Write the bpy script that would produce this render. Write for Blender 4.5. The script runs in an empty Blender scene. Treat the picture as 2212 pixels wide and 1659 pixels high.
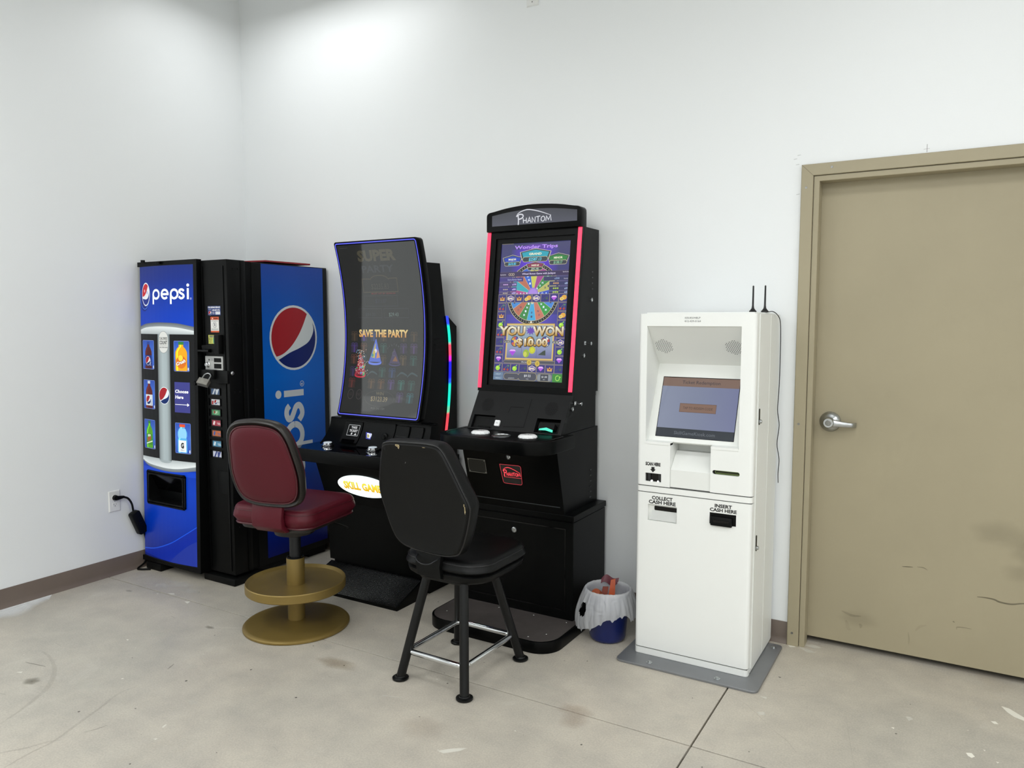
import bpy, bmesh, math, random
from mathutils import Vector, Matrix

random.seed(7)
SC = bpy.context.scene
COL = SC.collection
PI = math.pi


def lin(h, a=1.0):
    if isinstance(h, str):
        h = h.lstrip('#')
        c = [int(h[i:i + 2], 16) / 255 for i in (0, 2, 4)]
    else:
        c = [v / 255 for v in h[:3]]
    return tuple((v / 12.92 if v <= .04045 else ((v + .055) / 1.055) ** 2.4) for v in c) + (a,)


# ------------------------------------------------------------------ camera, world, lights, exposure
cam_d = bpy.data.cameras.new('camera')
cam_d.sensor_fit = 'HORIZONTAL'
cam_d.sensor_width = 36
cam_d.lens = 1640 / 2212 * 36
cam_d.clip_start = .05
cam = bpy.data.objects.new('camera', cam_d)
COL.objects.link(cam)
_yaw, _pitch, _roll = -.5333, .0837, .0006
_f = Vector((math.sin(_yaw) * math.cos(_pitch), math.cos(_yaw) * math.cos(_pitch), -math.sin(_pitch)))
_r = Vector((math.cos(_yaw), -math.sin(_yaw), 0))
_u = _r.cross(_f)
_r2 = _r * math.cos(_roll) + _u * math.sin(_roll)
_u2 = -_r * math.sin(_roll) + _u * math.cos(_roll)
_m = Matrix((_r2, _u2, -_f)).transposed().to_4x4()
_m.translation = Vector((4.2511, -3.6079, 1.5013))
cam.matrix_world = _m
SC.camera = cam

W = bpy.data.worlds.new('world')
SC.world = W
W.use_nodes = True
W.node_tree.nodes['Background'].inputs[0].default_value = (.92, .97, .95, 1)
W.node_tree.nodes['Background'].inputs[1].default_value = 3.3


def area(name, loc, sx, sy, power, col=(.985, .995, 1), spread=PI, rot=(0, 0, 0)):
    d = bpy.data.lights.new(name, 'AREA')
    d.shape = 'RECTANGLE'
    d.size, d.size_y = sx, sy
    d.energy = power
    d.color = col
    d.spread = spread
    o = bpy.data.objects.new(name, d)
    o.location = loc
    o.rotation_euler = rot
    COL.objects.link(o)
    return o


CEIL = 3.85
LAMPS = [  # first two inferred ceiling fixtures, the rest added unseen fill (x, y, power, width)
    (.90, -.47, 7, .16), (4.20, -1.9, 20, .5), (.95, -3.2, 32, .9), (2.2, -5.5, 42, 1.2), (3.6, -4.2, 34, .9), (5.6, -5.3, 40, 1.2), (4.2, -6.4, 36, 1.0), (7.0, -1.9, 42, .9), (7.2, -4.0, 56, 1.2)]
for _x, _y, _p, _s in LAMPS:
    area('ceiling_and_fill_lamp', (_x, _y, 3.47), 1.15, _s, _p)

SC.view_settings.view_transform = 'Standard'
SC.view_settings.look = 'None'
SC.view_settings.exposure = 0
SC.view_settings.gamma = 1
SC.view_settings.use_curve_mapping = False
SC.cycles.use_denoising = True
SC.cycles.max_bounces = 8
SC.cycles.diffuse_bounces = 5
SC.cycles.caustics_reflective = False
SC.cycles.caustics_refractive = False
SC.cycles.sample_clamp_indirect = 6

# ------------------------------------------------------------------ materials
MATS = {}


def mat(name, col='#808080', rough=.5, metal=0, spec=.5, emit=None, es=1.0, alpha=1.0, coat=0, bump=None, vary=None):
    """bump=(scale,strength,dist)  vary=(scale,amount) multiplies the colour by soft noise"""
    if name in MATS:
        return MATS[name]
    m = bpy.data.materials.new(name)
    m.use_nodes = True
    nt = m.node_tree
    b = nt.nodes['Principled BSDF']
    c = lin(col)
    b.inputs['Base Color'].default_value = c
    b.inputs['Roughness'].default_value = rough
    b.inputs['Metallic'].default_value = metal
    b.inputs['Specular IOR Level'].default_value = spec
    b.inputs['Alpha'].default_value = alpha
    b.inputs['Coat Weight'].default_value = coat
    if emit:
        b.inputs['Emission Color'].default_value = lin(emit)
        b.inputs['Emission Strength'].default_value = es
    if bump or vary:
        tc = nt.nodes.new('ShaderNodeTexCoord')
    if vary:
        n = nt.nodes.new('ShaderNodeTexNoise')
        n.inputs['Scale'].default_value = vary[0]
        n.inputs['Detail'].default_value = 5
        nt.links.new(tc.outputs['Object'], n.inputs['Vector'])
        mr = nt.nodes.new('ShaderNodeMapRange')
        mr.inputs['From Min'].default_value = .3
        mr.inputs['From Max'].default_value = .7
        mr.inputs['To Min'].default_value = 1 - vary[1]
        mr.inputs['To Max'].default_value = 1 + vary[1]
        nt.links.new(n.outputs['Fac'], mr.inputs['Value'])
        mx = nt.nodes.new('ShaderNodeVectorMath')
        mx.operation = 'SCALE'
        mx.inputs[0].default_value = c[:3]
        nt.links.new(mr.outputs[0], mx.inputs['Scale'])
        nt.links.new(mx.outputs[0], b.inputs['Base Color'])
    if bump:
        n2 = nt.nodes.new('ShaderNodeTexNoise')
        n2.inputs['Scale'].default_value = bump[0]
        n2.inputs['Detail'].default_value = 4
        nt.links.new(tc.outputs['Object'], n2.inputs['Vector'])
        bp = nt.nodes.new('ShaderNodeBump')
        bp.inputs['Strength'].default_value = bump[1]
        bp.inputs['Distance'].default_value = bump[2]
        nt.links.new(n2.outputs['Fac'], bp.inputs['Height'])
        nt.links.new(bp.outputs[0], b.inputs['Normal'])
    MATS[name] = m
    return m


def art_mat(name, emit=0.0, rough=.45, spec=.5, alpha=False, diffuse=True, coat=0):
    """flat print: colours come from the face colours of the artwork"""
    if name in MATS:
        return MATS[name]
    m = bpy.data.materials.new(name)
    m.use_nodes = True
    nt = m.node_tree
    b = nt.nodes['Principled BSDF']
    at = nt.nodes.new('ShaderNodeAttribute')
    at.attribute_name = 'Col'
    if diffuse:
        nt.links.new(at.outputs['Color'], b.inputs['Base Color'])
    else:
        b.inputs['Base Color'].default_value = (.004, .004, .004, 1)
    b.inputs['Roughness'].default_value = rough
    b.inputs['Specular IOR Level'].default_value = spec
    b.inputs['Coat Weight'].default_value = coat
    if emit:
        nt.links.new(at.outputs['Color'], b.inputs['Emission Color'])
        b.inputs['Emission Strength'].default_value = emit
    if alpha:
        nt.links.new(at.outputs['Alpha'], b.inputs['Alpha'])
    MATS[name] = m
    return m


# ------------------------------------------------------------------ object helpers
def wpos(o):
    v = Vector((0, 0, 0))
    while o is not None:
        v = v + o.location
        o = o.parent
    return v


def tagp(o, label=None, cat=None, group=None, kind=None):
    if label:
        o['label'] = label
    if cat:
        o['category'] = cat
    if group:
        o['group'] = group
    if kind:
        o['kind'] = kind
    return o


def thing(name, label, cat, loc, group=None, kind=None):
    o = bpy.data.objects.new(name, None)
    o.empty_display_size = .1
    o.location = loc
    COL.objects.link(o)
    return tagp(o, label, cat, group, kind)


class MB:
    def __init__(s):
        s.bm = bmesh.new()

    def _bev(s, vs, w, seg=2, ang=.5):
        if w <= 0:
            return
        s.bm.normal_update()
        vset = set(vs)
        es = [e for e in s.bm.edges if e.verts[0] in vset and e.verts[1] in vset and
              len(e.link_faces) == 2 and e.calc_face_angle(0) > ang]
        if es:
            bmesh.ops.bevel(s.bm, geom=es, offset=w, segments=seg, profile=.5, affect='EDGES', clamp_overlap=True)

    def box(s, x0, x1, y0, y1, z0, z1, bev=0, seg=2):
        return s.prism([(x0, y0), (x1, y0), (x1, y1), (x0, y1)], 'z', z0, z1, bev, seg)

    def prism(s, pts, axis, a, b, bev=0, seg=2):
        """pts in the two other axes (x,y / x,z / y,z)"""
        def P(p, t):
            return {'z': (p[0], p[1], t), 'y': (p[0], t, p[1]), 'x': (t, p[0], p[1])}[axis]
        va = [s.bm.verts.new(P(p, a)) for p in pts]
        vb = [s.bm.verts.new(P(p, b)) for p in pts]
        fs = [s.bm.faces.new(va), s.bm.faces.new(vb)]
        n = len(pts)
        for i in range(n):
            j = (i + 1) % n
            fs.append(s.bm.faces.new((va[i], va[j], vb[j], vb[i])))
        bmesh.ops.recalc_face_normals(s.bm, faces=fs)
        s._bev(va + vb, bev, seg)
        return s

    def loft(s, rings, cap=True, closed=True):
        R = [[s.bm.verts.new(p) for p in r] for r in rings]
        n = len(R[0])
        fs = []
        for a, b in zip(R, R[1:]):
            for i in range(n if closed else n - 1):
                j = (i + 1) % n
                try:
                    fs.append(s.bm.faces.new((a[i], a[j], b[j], b[i])))
                except ValueError:
                    pass
        if cap:
            fs.append(s.bm.faces.new(R[0]))
            fs.append(s.bm.faces.new(R[-1]))
        bmesh.ops.recalc_face_normals(s.bm, faces=fs)
        return s

    def cyl(s, c, r, h, axis='z', n=20, r2=None, bev=0):
        r2 = r if r2 is None else r2
        c = Vector(c)
        A = {'z': (Vector((1, 0, 0)), Vector((0, 1, 0)), Vector((0, 0, 1))),
             'y': (Vector((1, 0, 0)), Vector((0, 0, 1)), Vector((0, 1, 0))),
             'x': (Vector((0, 1, 0)), Vector((0, 0, 1)), Vector((1, 0, 0)))}[axis] if isinstance(axis, str) else axis
        prof = [(r, 0), (r2, h)]
        if bev:
            prof = [(r - bev, 0), (r, bev), (r2, h - bev), (r2 - bev, h)]
        rings = []
        for rr, t in prof:
            rings.append([c + A[2] * t + (A[0] * math.cos(2 * PI * i / n) + A[1] * math.sin(2 * PI * i / n)) * rr for i in range(n)])
        return s.loft(rings)

    def lathe(s, prof, c, n=32, axis='z'):
        """prof (r,t); axis y: t runs to -y"""
        c = Vector(c)
        A = {'z': (Vector((1, 0, 0)), Vector((0, 1, 0)), Vector((0, 0, 1))),
             'y': (Vector((1, 0, 0)), Vector((0, 0, 1)), Vector((0, -1, 0))),
             'x': (Vector((0, 1, 0)), Vector((0, 0, 1)), Vector((1, 0, 0)))}[axis]
        rings = []
        for rr, t in prof:
            rr = max(rr, 1e-4)
            rings.append([c + A[2] * t + (A[0] * math.cos(2 * PI * i / n) + A[1] * math.sin(2 * PI * i / n)) * rr for i in range(n)])
        return s.loft(rings)

    def tube(s, pts, r, n=10, closed=False, smooth=0, cap=True):
        pts = [Vector(p) for p in pts]
        if smooth:
            pts = catmull(pts, smooth, closed)
        N = len(pts)
        rings = []
        up = None
        for i in range(N):
            if closed:
                t = pts[(i + 1) % N] - pts[i - 1]
            else:
                t = pts[min(i + 1, N - 1)] - pts[max(i - 1, 0)]
            t.normalize()
            if up is None:
                up = Vector((0, 0, 1)) if abs(t.z) < .9 else Vector((1, 0, 0))
            a = t.cross(up)
            a.normalize()
            b = a.cross(t)
            up = b
            rr = r[i] if isinstance(r, (list, tuple)) else r
            rings.append([pts[i] + (a * math.cos(2 * PI * k / n) + b * math.sin(2 * PI * k / n)) * rr for k in range(n)])
        if closed:
            rings.append(rings[0])
            return s.loft(rings, cap=False)
        return s.loft(rings, cap=cap)

    def grid(s, f, nu, nv):
        V = [[s.bm.verts.new(f(i / nu, j / nv)) for j in range(nv + 1)] for i in range(nu + 1)]
        for i in range(nu):
            for j in range(nv):
                s.bm.faces.new((V[i][j], V[i + 1][j], V[i + 1][j + 1], V[i][j + 1]))
        return s

    def holed(s, xs, zs, solid, front, back):
        """slab of cells: xs, zs cut lines; solid(xc,zc)->bool; front/back(x,z)->point"""
        xs = sorted(set(xs))
        zs = sorted(set(zs))
        nx, nz = len(xs) - 1, len(zs) - 1
        S = [[solid((xs[i] + xs[i + 1]) / 2, (zs[j] + zs[j + 1]) / 2) for j in range(nz)] for i in range(nx)]
        cf, cb = {}, {}

        def vf(i, j):
            if (i, j) not in cf:
                cf[i, j] = s.bm.verts.new(front(xs[i], zs[j]))
            return cf[i, j]

        def vb(i, j):
            if (i, j) not in cb:
                cb[i, j] = s.bm.verts.new(back(xs[i], zs[j]))
            return cb[i, j]
        fs = []
        for i in range(nx):
            for j in range(nz):
                if not S[i][j]:
                    continue
                q = [(i, j), (i + 1, j), (i + 1, j + 1), (i, j + 1)]
                fs.append(s.bm.faces.new([vf(*k) for k in q]))
                fs.append(s.bm.faces.new([vb(*k) for k in q]))
                for a, b, di, dj in ((0, 1, 0, -1), (1, 2, 1, 0), (2, 3, 0, 1), (3, 0, -1, 0)):
                    ii, jj = i + di, j + dj
                    if not (0 <= ii < nx and 0 <= jj < nz and S[ii][jj]):
                        fs.append(s.bm.faces.new((vf(*q[a]), vf(*q[b]), vb(*q[b]), vb(*q[a]))))
        bmesh.ops.recalc_face_normals(s.bm, faces=fs)
        return s

    def slab2(s, poly, cuts, front, thick, ucuts=()):
        """rounded outline poly (u,v) cut at v lines, front(u,v)->point, moved back by vector thick"""
        bm = bmesh.new()
        bm.faces.new([bm.verts.new((p[0], p[1], 0)) for p in poly])
        for c in cuts:
            bmesh.ops.bisect_plane(bm, geom=bm.verts[:] + bm.edges[:] + bm.faces[:], plane_co=(0, c, 0), plane_no=(0, 1, 0))
        for c in ucuts:
            bmesh.ops.bisect_plane(bm, geom=bm.verts[:] + bm.edges[:] + bm.faces[:], plane_co=(c, 0, 0), plane_no=(1, 0, 0))
        mp = {}
        tv = Vector(thick)
        fs = []
        for v in bm.verts:
            p = Vector(front(v.co.x, v.co.y))
            mp[v] = (s.bm.verts.new(p), s.bm.verts.new(p + tv))
        for f in bm.faces:
            fs.append(s.bm.faces.new([mp[v][0] for v in f.verts]))
            fs.append(s.bm.faces.new([mp[v][1] for v in f.verts]))
        for e in bm.edges:
            if len(e.link_faces) == 1:
                a, b = e.verts
                fs.append(s.bm.faces.new((mp[a][0], mp[b][0], mp[b][1], mp[a][1])))
        bm.free()
        bmesh.ops.recalc_face_normals(s.bm, faces=fs)
        return s

    def move(s, M):
        bmesh.ops.transform(s.bm, matrix=M, verts=s.bm.verts[:])
        return s

    def build(s, name, m, parent=None, smooth=35, label=None, kind=None, base=None):
        """base: origin for a top-level mesh"""
        off = wpos(parent) if parent is not None else Vector(base or (0, 0, 0))
        for v in s.bm.verts:
            v.co -= off
        me = bpy.data.meshes.new(name)
        if smooth:
            for f in s.bm.faces:
                f.smooth = True
        s.bm.to_mesh(me)
        s.bm.free()
        if smooth:
            me.set_sharp_from_angle(angle=math.radians(smooth))
        me.materials.append(m)
        o = bpy.data.objects.new(name, me)
        COL.objects.link(o)
        if parent is not None:
            o.parent = parent
        else:
            o.location = off
        return tagp(o, label, None, None, kind)


def catmull(p, n, closed=False):
    p = [Vector(q) for q in p]
    N = len(p)
    out = []
    for i in range(N if closed else N - 1):
        p1, p2 = p[i], p[(i + 1) % N]
        p0 = p[i - 1] if (closed or i > 0) else p1 * 2 - p2
        p3 = p[(i + 2) % N] if (closed or i + 2 < N) else p2 * 2 - p1
        for k in range(n):
            t = k / n
            out.append(.5 * ((2 * p1) + (p2 - p0) * t + (2 * p0 - 5 * p1 + 4 * p2 - p3) * t * t + (3 * p1 - p0 - 3 * p2 + p3) * t ** 3))
    if not closed:
        out.append(p[-1])
    return out


def cat2(p, n=6, closed=False):
    return [(v.x, v.y) for v in catmull([(a, b, 0) for a, b in p], n, closed)]


def rrect(x0, x1, y0, y1, r, n=5):
    rs = r if isinstance(r, (list, tuple)) else (r, r, r, r)   # BL BR TR TL
    out = []
    for cx, cy, a0, q in ((x0, y0, PI, rs[0]), (x1, y0, 1.5 * PI, rs[1]), (x1, y1, 0, rs[2]), (x0, y1, .5 * PI, rs[3])):
        if q <= 0:
            out.append((cx, cy))
            continue
        ox = cx + (q if cx == x0 else -q)
        oy = cy + (q if cy == y0 else -q)
        for k in range(n + 1):
            a = a0 + .5 * PI * k / n
            out.append((ox + q * math.cos(a), oy + q * math.sin(a)))
    return out


def arc(cx, cy, rx, ry, a0, a1, n=16):
    return [(cx + rx * math.cos(math.radians(a0 + (a1 - a0) * k / n)), cy + ry * math.sin(math.radians(a0 + (a1 - a0) * k / n))) for k in range(n + 1)]


# ------------------------------------------------------------------ flat print
_TXT = {}


def text_geo(s, bold=0, shear=0):
    key = (s, bold, shear)
    if key not in _TXT:
        cu = bpy.data.curves.new('lettering_outline', 'FONT')
        cu.body = s
        cu.resolution_u = 2
        cu.offset = bold
        cu.shear = shear
        ob = bpy.data.objects.new('lettering_outline', cu)
        COL.objects.link(ob)
        dg = bpy.context.evaluated_depsgraph_get()
        me = bpy.data.meshes.new_from_object(ob.evaluated_get(dg))
        vs = [(v.co.x, v.co.y) for v in me.vertices]
        fs = [tuple(p.vertices) for p in me.polygons]
        bpy.data.objects.remove(ob)
        bpy.data.curves.remove(cu)
        bpy.data.meshes.remove(me)
        _TXT[key] = (vs, fs)
    return _TXT[key]


def one(c):
    return isinstance(c, str) or isinstance(c[0], (int, float))


class Art:
    def __init__(s):
        s.it = []
        s.L = 1

    def add(s, vs, fs, col, L=None):
        """col: one colour or one per vertex"""
        L = s.L if L is None else L
        if one(col):
            cols = [lin(col) if isinstance(col, str) else col] * len(vs)
        else:
            cols = [lin(c) if isinstance(c, str) else c for c in col]
        s.it.append((vs, fs, cols, L))
        return s

    def poly(s, pts, col, L=None):
        return s.add(list(pts), [tuple(range(len(pts)))], col, L)

    def rect(s, x0, x1, y0, y1, col, L=None):
        return s.poly([(x0, y0), (x1, y0), (x1, y1), (x0, y1)], col, L)

    def vgrad(s, x0, x1, y0, y1, stops, L=None):
        """stops [(t,col)] from bottom to top"""
        vs, cs, fs = [], [], []
        for t, c in stops:
            y = y0 + (y1 - y0) * t
            vs += [(x0, y), (x1, y)]
            cs += [lin(c), lin(c)]
        for i in range(len(stops) - 1):
            fs.append((2 * i, 2 * i + 1, 2 * i + 3, 2 * i + 2))
        return s.add(vs, fs, cs, L)

    def hgrad(s, x0, x1, y0, y1, stops, L=None):
        vs, cs, fs = [], [], []
        for t, c in stops:
            x = x0 + (x1 - x0) * t
            vs += [(x, y0), (x, y1)]
            cs += [lin(c), lin(c)]
        for i in range(len(stops) - 1):
            fs.append((2 * i, 2 * i + 2, 2 * i + 3, 2 * i + 1))
        return s.add(vs, fs, cs, L)

    def ell(s, cx, cy, rx, ry, col, L=None, n=24):
        return s.poly([(cx + rx * math.cos(2 * PI * k / n), cy + ry * math.sin(2 * PI * k / n)) for k in range(n)], col, L)

    def blob(s, cx, cy, rx, ry, col, al, L=None, n=20, wob=.2):
        vs = [(cx, cy)]
        for ring_, k in ((.45, .75), (.8, .3), (1, 0)):
            for i in range(n):
                a = 2 * PI * i / n
                q = ring_ * (1 + wob * math.sin(3 * a + cx * 40) * math.cos(2 * a + cy * 30))
                vs.append((cx + rx * q * math.cos(a), cy + ry * q * math.sin(a)))
        cs = [lin(col, al)] + [lin(col, al * .75)] * n + [lin(col, al * .3)] * n + [lin(col, 0)] * n
        fs = [(0, 1 + i, 1 + (i + 1) % n) for i in range(n)]
        for r in range(2):
            fs += [(1 + r * n + i, 1 + r * n + (i + 1) % n, 1 + (r + 1) * n + (i + 1) % n, 1 + (r + 1) * n + i) for i in range(n)]
        return s.add(vs, fs, tuple(cs), L)

    def band(s, a, b, col, L=None):
        """strip between two polylines of the same length; col or (colA, colB)"""
        n = len(a)
        cols = col if one(col) else [lin(col[0])] * n + [lin(col[1])] * n
        return s.add(list(a) + list(b), [(i, i + 1, n + i + 1, n + i) for i in range(n - 1)], cols, L)

    def ring(s, cx, cy, rx, ry, w, col, L=None, a0=0, a1=360, n=32):
        return s.band(arc(cx, cy, rx, ry, a0, a1, n), arc(cx, cy, rx - w, ry - w, a0, a1, n), col, L)

    def line(s, pts, w, col, L=None, closed=False, taper=False):
        P = [Vector((p[0], p[1])) for p in pts]
        n = len(P)
        a, b = [], []
        for i in range(n):
            if closed:
                d0, d1 = P[i] - P[i - 1], P[(i + 1) % n] - P[i]
            else:
                d0 = P[i] - P[max(i - 1, 0)]
                d1 = P[min(i + 1, n - 1)] - P[i]
                if i == 0:
                    d0 = d1
                if i == n - 1:
                    d1 = d0
            d0, d1 = d0.normalized(), d1.normalized()
            t = d0 + d1
            t = t.normalized() if t.length > 1e-6 else d1
            nn = Vector((-t.y, t.x))
            k = 1 / max(.5, nn.dot(Vector((-d1.y, d1.x))))
            h = w / 2 * k
            if taper and not closed:
                h *= .35 + .65 * math.sin(PI * (i + .4) / (n - .2))
            a.append(tuple(P[i] + nn * h))
            b.append(tuple(P[i] - nn * h))
        if closed:
            a.append(a[0])
            b.append(b[0])
        return s.band(a, b, col, L)

    def outline(s, pts, w, col, L=None):
        return s.line(pts, w, col, L, closed=True)

    def text(s, t, x, y, h=None, w=None, col='#ffffff', L=None, align='c', bold=0, shear=0, rot=0, grad=None, sq=1.0):
        """x,y: baseline anchor; h: cap height; w: total width"""
        vs, fs = text_geo(t, bold, shear)
        if not vs:
            return s
        x0, x1 = min(v[0] for v in vs), max(v[0] for v in vs)
        y0, y1 = 0, .729
        sy = (h / .729) if h else (w / (x1 - x0)) * sq
        sx = (w / (x1 - x0)) if w else sy * sq
        W_ = (x1 - x0) * sx
        ox = {'c': -W_ / 2, 'l': 0, 'r': -W_}[align]
        ca, sa = math.cos(math.radians(rot)), math.sin(math.radians(rot))
        out = []
        for vx, vy in vs:
            px, py = (vx - x0) * sx + ox, vy * sy
            out.append((x + px * ca - py * sa, y + px * sa + py * ca))
        if grad:
            c0, c1 = Vector(lin(grad[0])), Vector(lin(grad[1]))
            cols = [tuple(c0.lerp(c1, min(1, max(0, v[1] / .729)))) for v in vs]
            return s.add(out, fs, cols, L)
        return s.add(out, fs, col, L)

    def strokes(s, segs, x, y, sc, w, col, L=None, sx=1.0, rot=0):
        ca, sa = math.cos(math.radians(rot)), math.sin(math.radians(rot))
        for k, sg in enumerate(segs):
            P = []
            for a, b in sg:
                a, b = a * sc * sx, b * sc
                P.append((x + a * ca - b * sa, y + a * sa + b * ca))
            s.line(P, w, col, (s.L if L is None else L) + .05 * (k % 12))
        return s

    def globe(s, cx, cy, rx, ry, L, rot=0, cols=('#e8ecef', '#a31823', '#0a2a66')):
        ca, sa = math.cos(math.radians(rot)), math.sin(math.radians(rot))

        def T(p):
            return [(cx + (a * ca - b * sa) * rx, cy + (a * sa + b * ca) * ry) for a, b in p]
        s.poly(T(arc(0, 0, 1, 1, 0, 350, 35)), cols[0], L)
        s.poly(T(arc(0, 0, .93, .93, 52, 217, 24) + cat2([(-.70, -.56), (-.42, -.46), (-.1, -.24), (.2, .09), (.4, .4), (.57, .735)], 4)[1:-1]), cols[1], L + .5)
        s.poly(T(arc(0, 0, .93, .93, 225, 390, 24) + cat2([(.80, .48), (.84, .2), (.64, -.12), (.26, -.31), (-.2, -.46), (-.655, -.66)], 4)[1:-1]), cols[2], L + 1)
        return s

    def build(s, name, m, parent, mapf, lift=.0004, ucuts=(), vcuts=(), label=None, holes=(), smooth=False):
        bm = bmesh.new()
        cl = bm.loops.layers.float_color.new('Col')
        hl = bm.verts.layers.float.new('lift')
        for vs, fs, cols, L in s.it:
            V = []
            for p in vs:
                v = bm.verts.new((p[0], p[1], 0))
                v[hl] = L
                V.append(v)
            for f in fs:
                if len(set(f)) < 3:
                    continue
                try:
                    fc = bm.faces.new([V[i] for i in f])
                except ValueError:
                    continue
                for lp, i in zip(fc.loops, f):
                    lp[cl] = cols[i]
        bm.normal_update()
        for f in bm.faces:
            if f.normal.z < 0:
                f.normal_flip()
        bmesh.ops.triangulate(bm, faces=[f for f in bm.faces if len(f.verts) > 4], ngon_method='EAR_CLIP')
        for c in ucuts:
            bmesh.ops.bisect_plane(bm, geom=bm.verts[:] + bm.edges[:] + bm.faces[:], plane_co=(c, 0, 0), plane_no=(1, 0, 0))
        for c in vcuts:
            bmesh.ops.bisect_plane(bm, geom=bm.verts[:] + bm.edges[:] + bm.faces[:], plane_co=(0, c, 0), plane_no=(0, 1, 0))
        if holes:
            for x0, x1, y0, y1 in holes:
                dead = [f for f in bm.faces if x0 < f.calc_center_median().x < x1 and y0 < f.calc_center_median().y < y1]
                bmesh.ops.delete(bm, geom=dead, context='FACES')
        off = wpos(parent)
        for v in bm.verts:
            v.co = Vector(mapf(v.co.x, v.co.y, v[hl] * lift)) - off
        if smooth:
            for f in bm.faces:
                f.smooth = max(v[hl] for v in f.verts) <= 1.01
        me = bpy.data.meshes.new(name)
        bm.to_mesh(me)
        bm.free()
        me.materials.append(m)
        o = bpy.data.objects.new(name, me)
        COL.objects.link(o)
        o.parent = parent
        return tagp(o, label)


def planemap(o, U, V):
    o, U, V = Vector(o), Vector(U).normalized(), Vector(V).normalized()
    N = U.cross(V)
    return lambda u, v, h: o + U * u + V * v + N * h


def hexl(c, k):
    c = c.lstrip('#')
    return '#' + ''.join('%02x' % max(0, min(255, int(int(c[i:i + 2], 16) * k))) for i in (0, 2, 4))

# ------------------------------------------------------------------ room shell
def wall_material():
    m = mat('white_wall_paint', '#e8ebec', rough=.42, spec=.45)
    nt = m.node_tree
    b = nt.nodes['Principled BSDF']
    g = nt.nodes.new('ShaderNodeNewGeometry')
    n = nt.nodes.new('ShaderNodeTexNoise')
    n.inputs['Scale'].default_value = 120
    n.inputs['Detail'].default_value = 3
    nt.links.new(g.outputs['Position'], n.inputs['Vector'])
    n3 = nt.nodes.new('ShaderNodeTexNoise')
    n3.inputs['Scale'].default_value = 1.1
    nt.links.new(g.outputs['Position'], n3.inputs['Vector'])
    ad = nt.nodes.new('ShaderNodeMath')
    ad.operation = 'MULTIPLY_ADD'
    ad.inputs[1].default_value = 8
    nt.links.new(n3.outputs['Fac'], ad.inputs[0])
    nt.links.new(n.outputs['Fac'], ad.inputs[2])
    bp = nt.nodes.new('ShaderNodeBump')
    bp.inputs['Strength'].default_value = .25
    bp.inputs['Distance'].default_value = .0009
    nt.links.new(ad.outputs[0], bp.inputs['Height'])
    nt.links.new(bp.outputs[0], b.inputs['Normal'])
    return m


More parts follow.
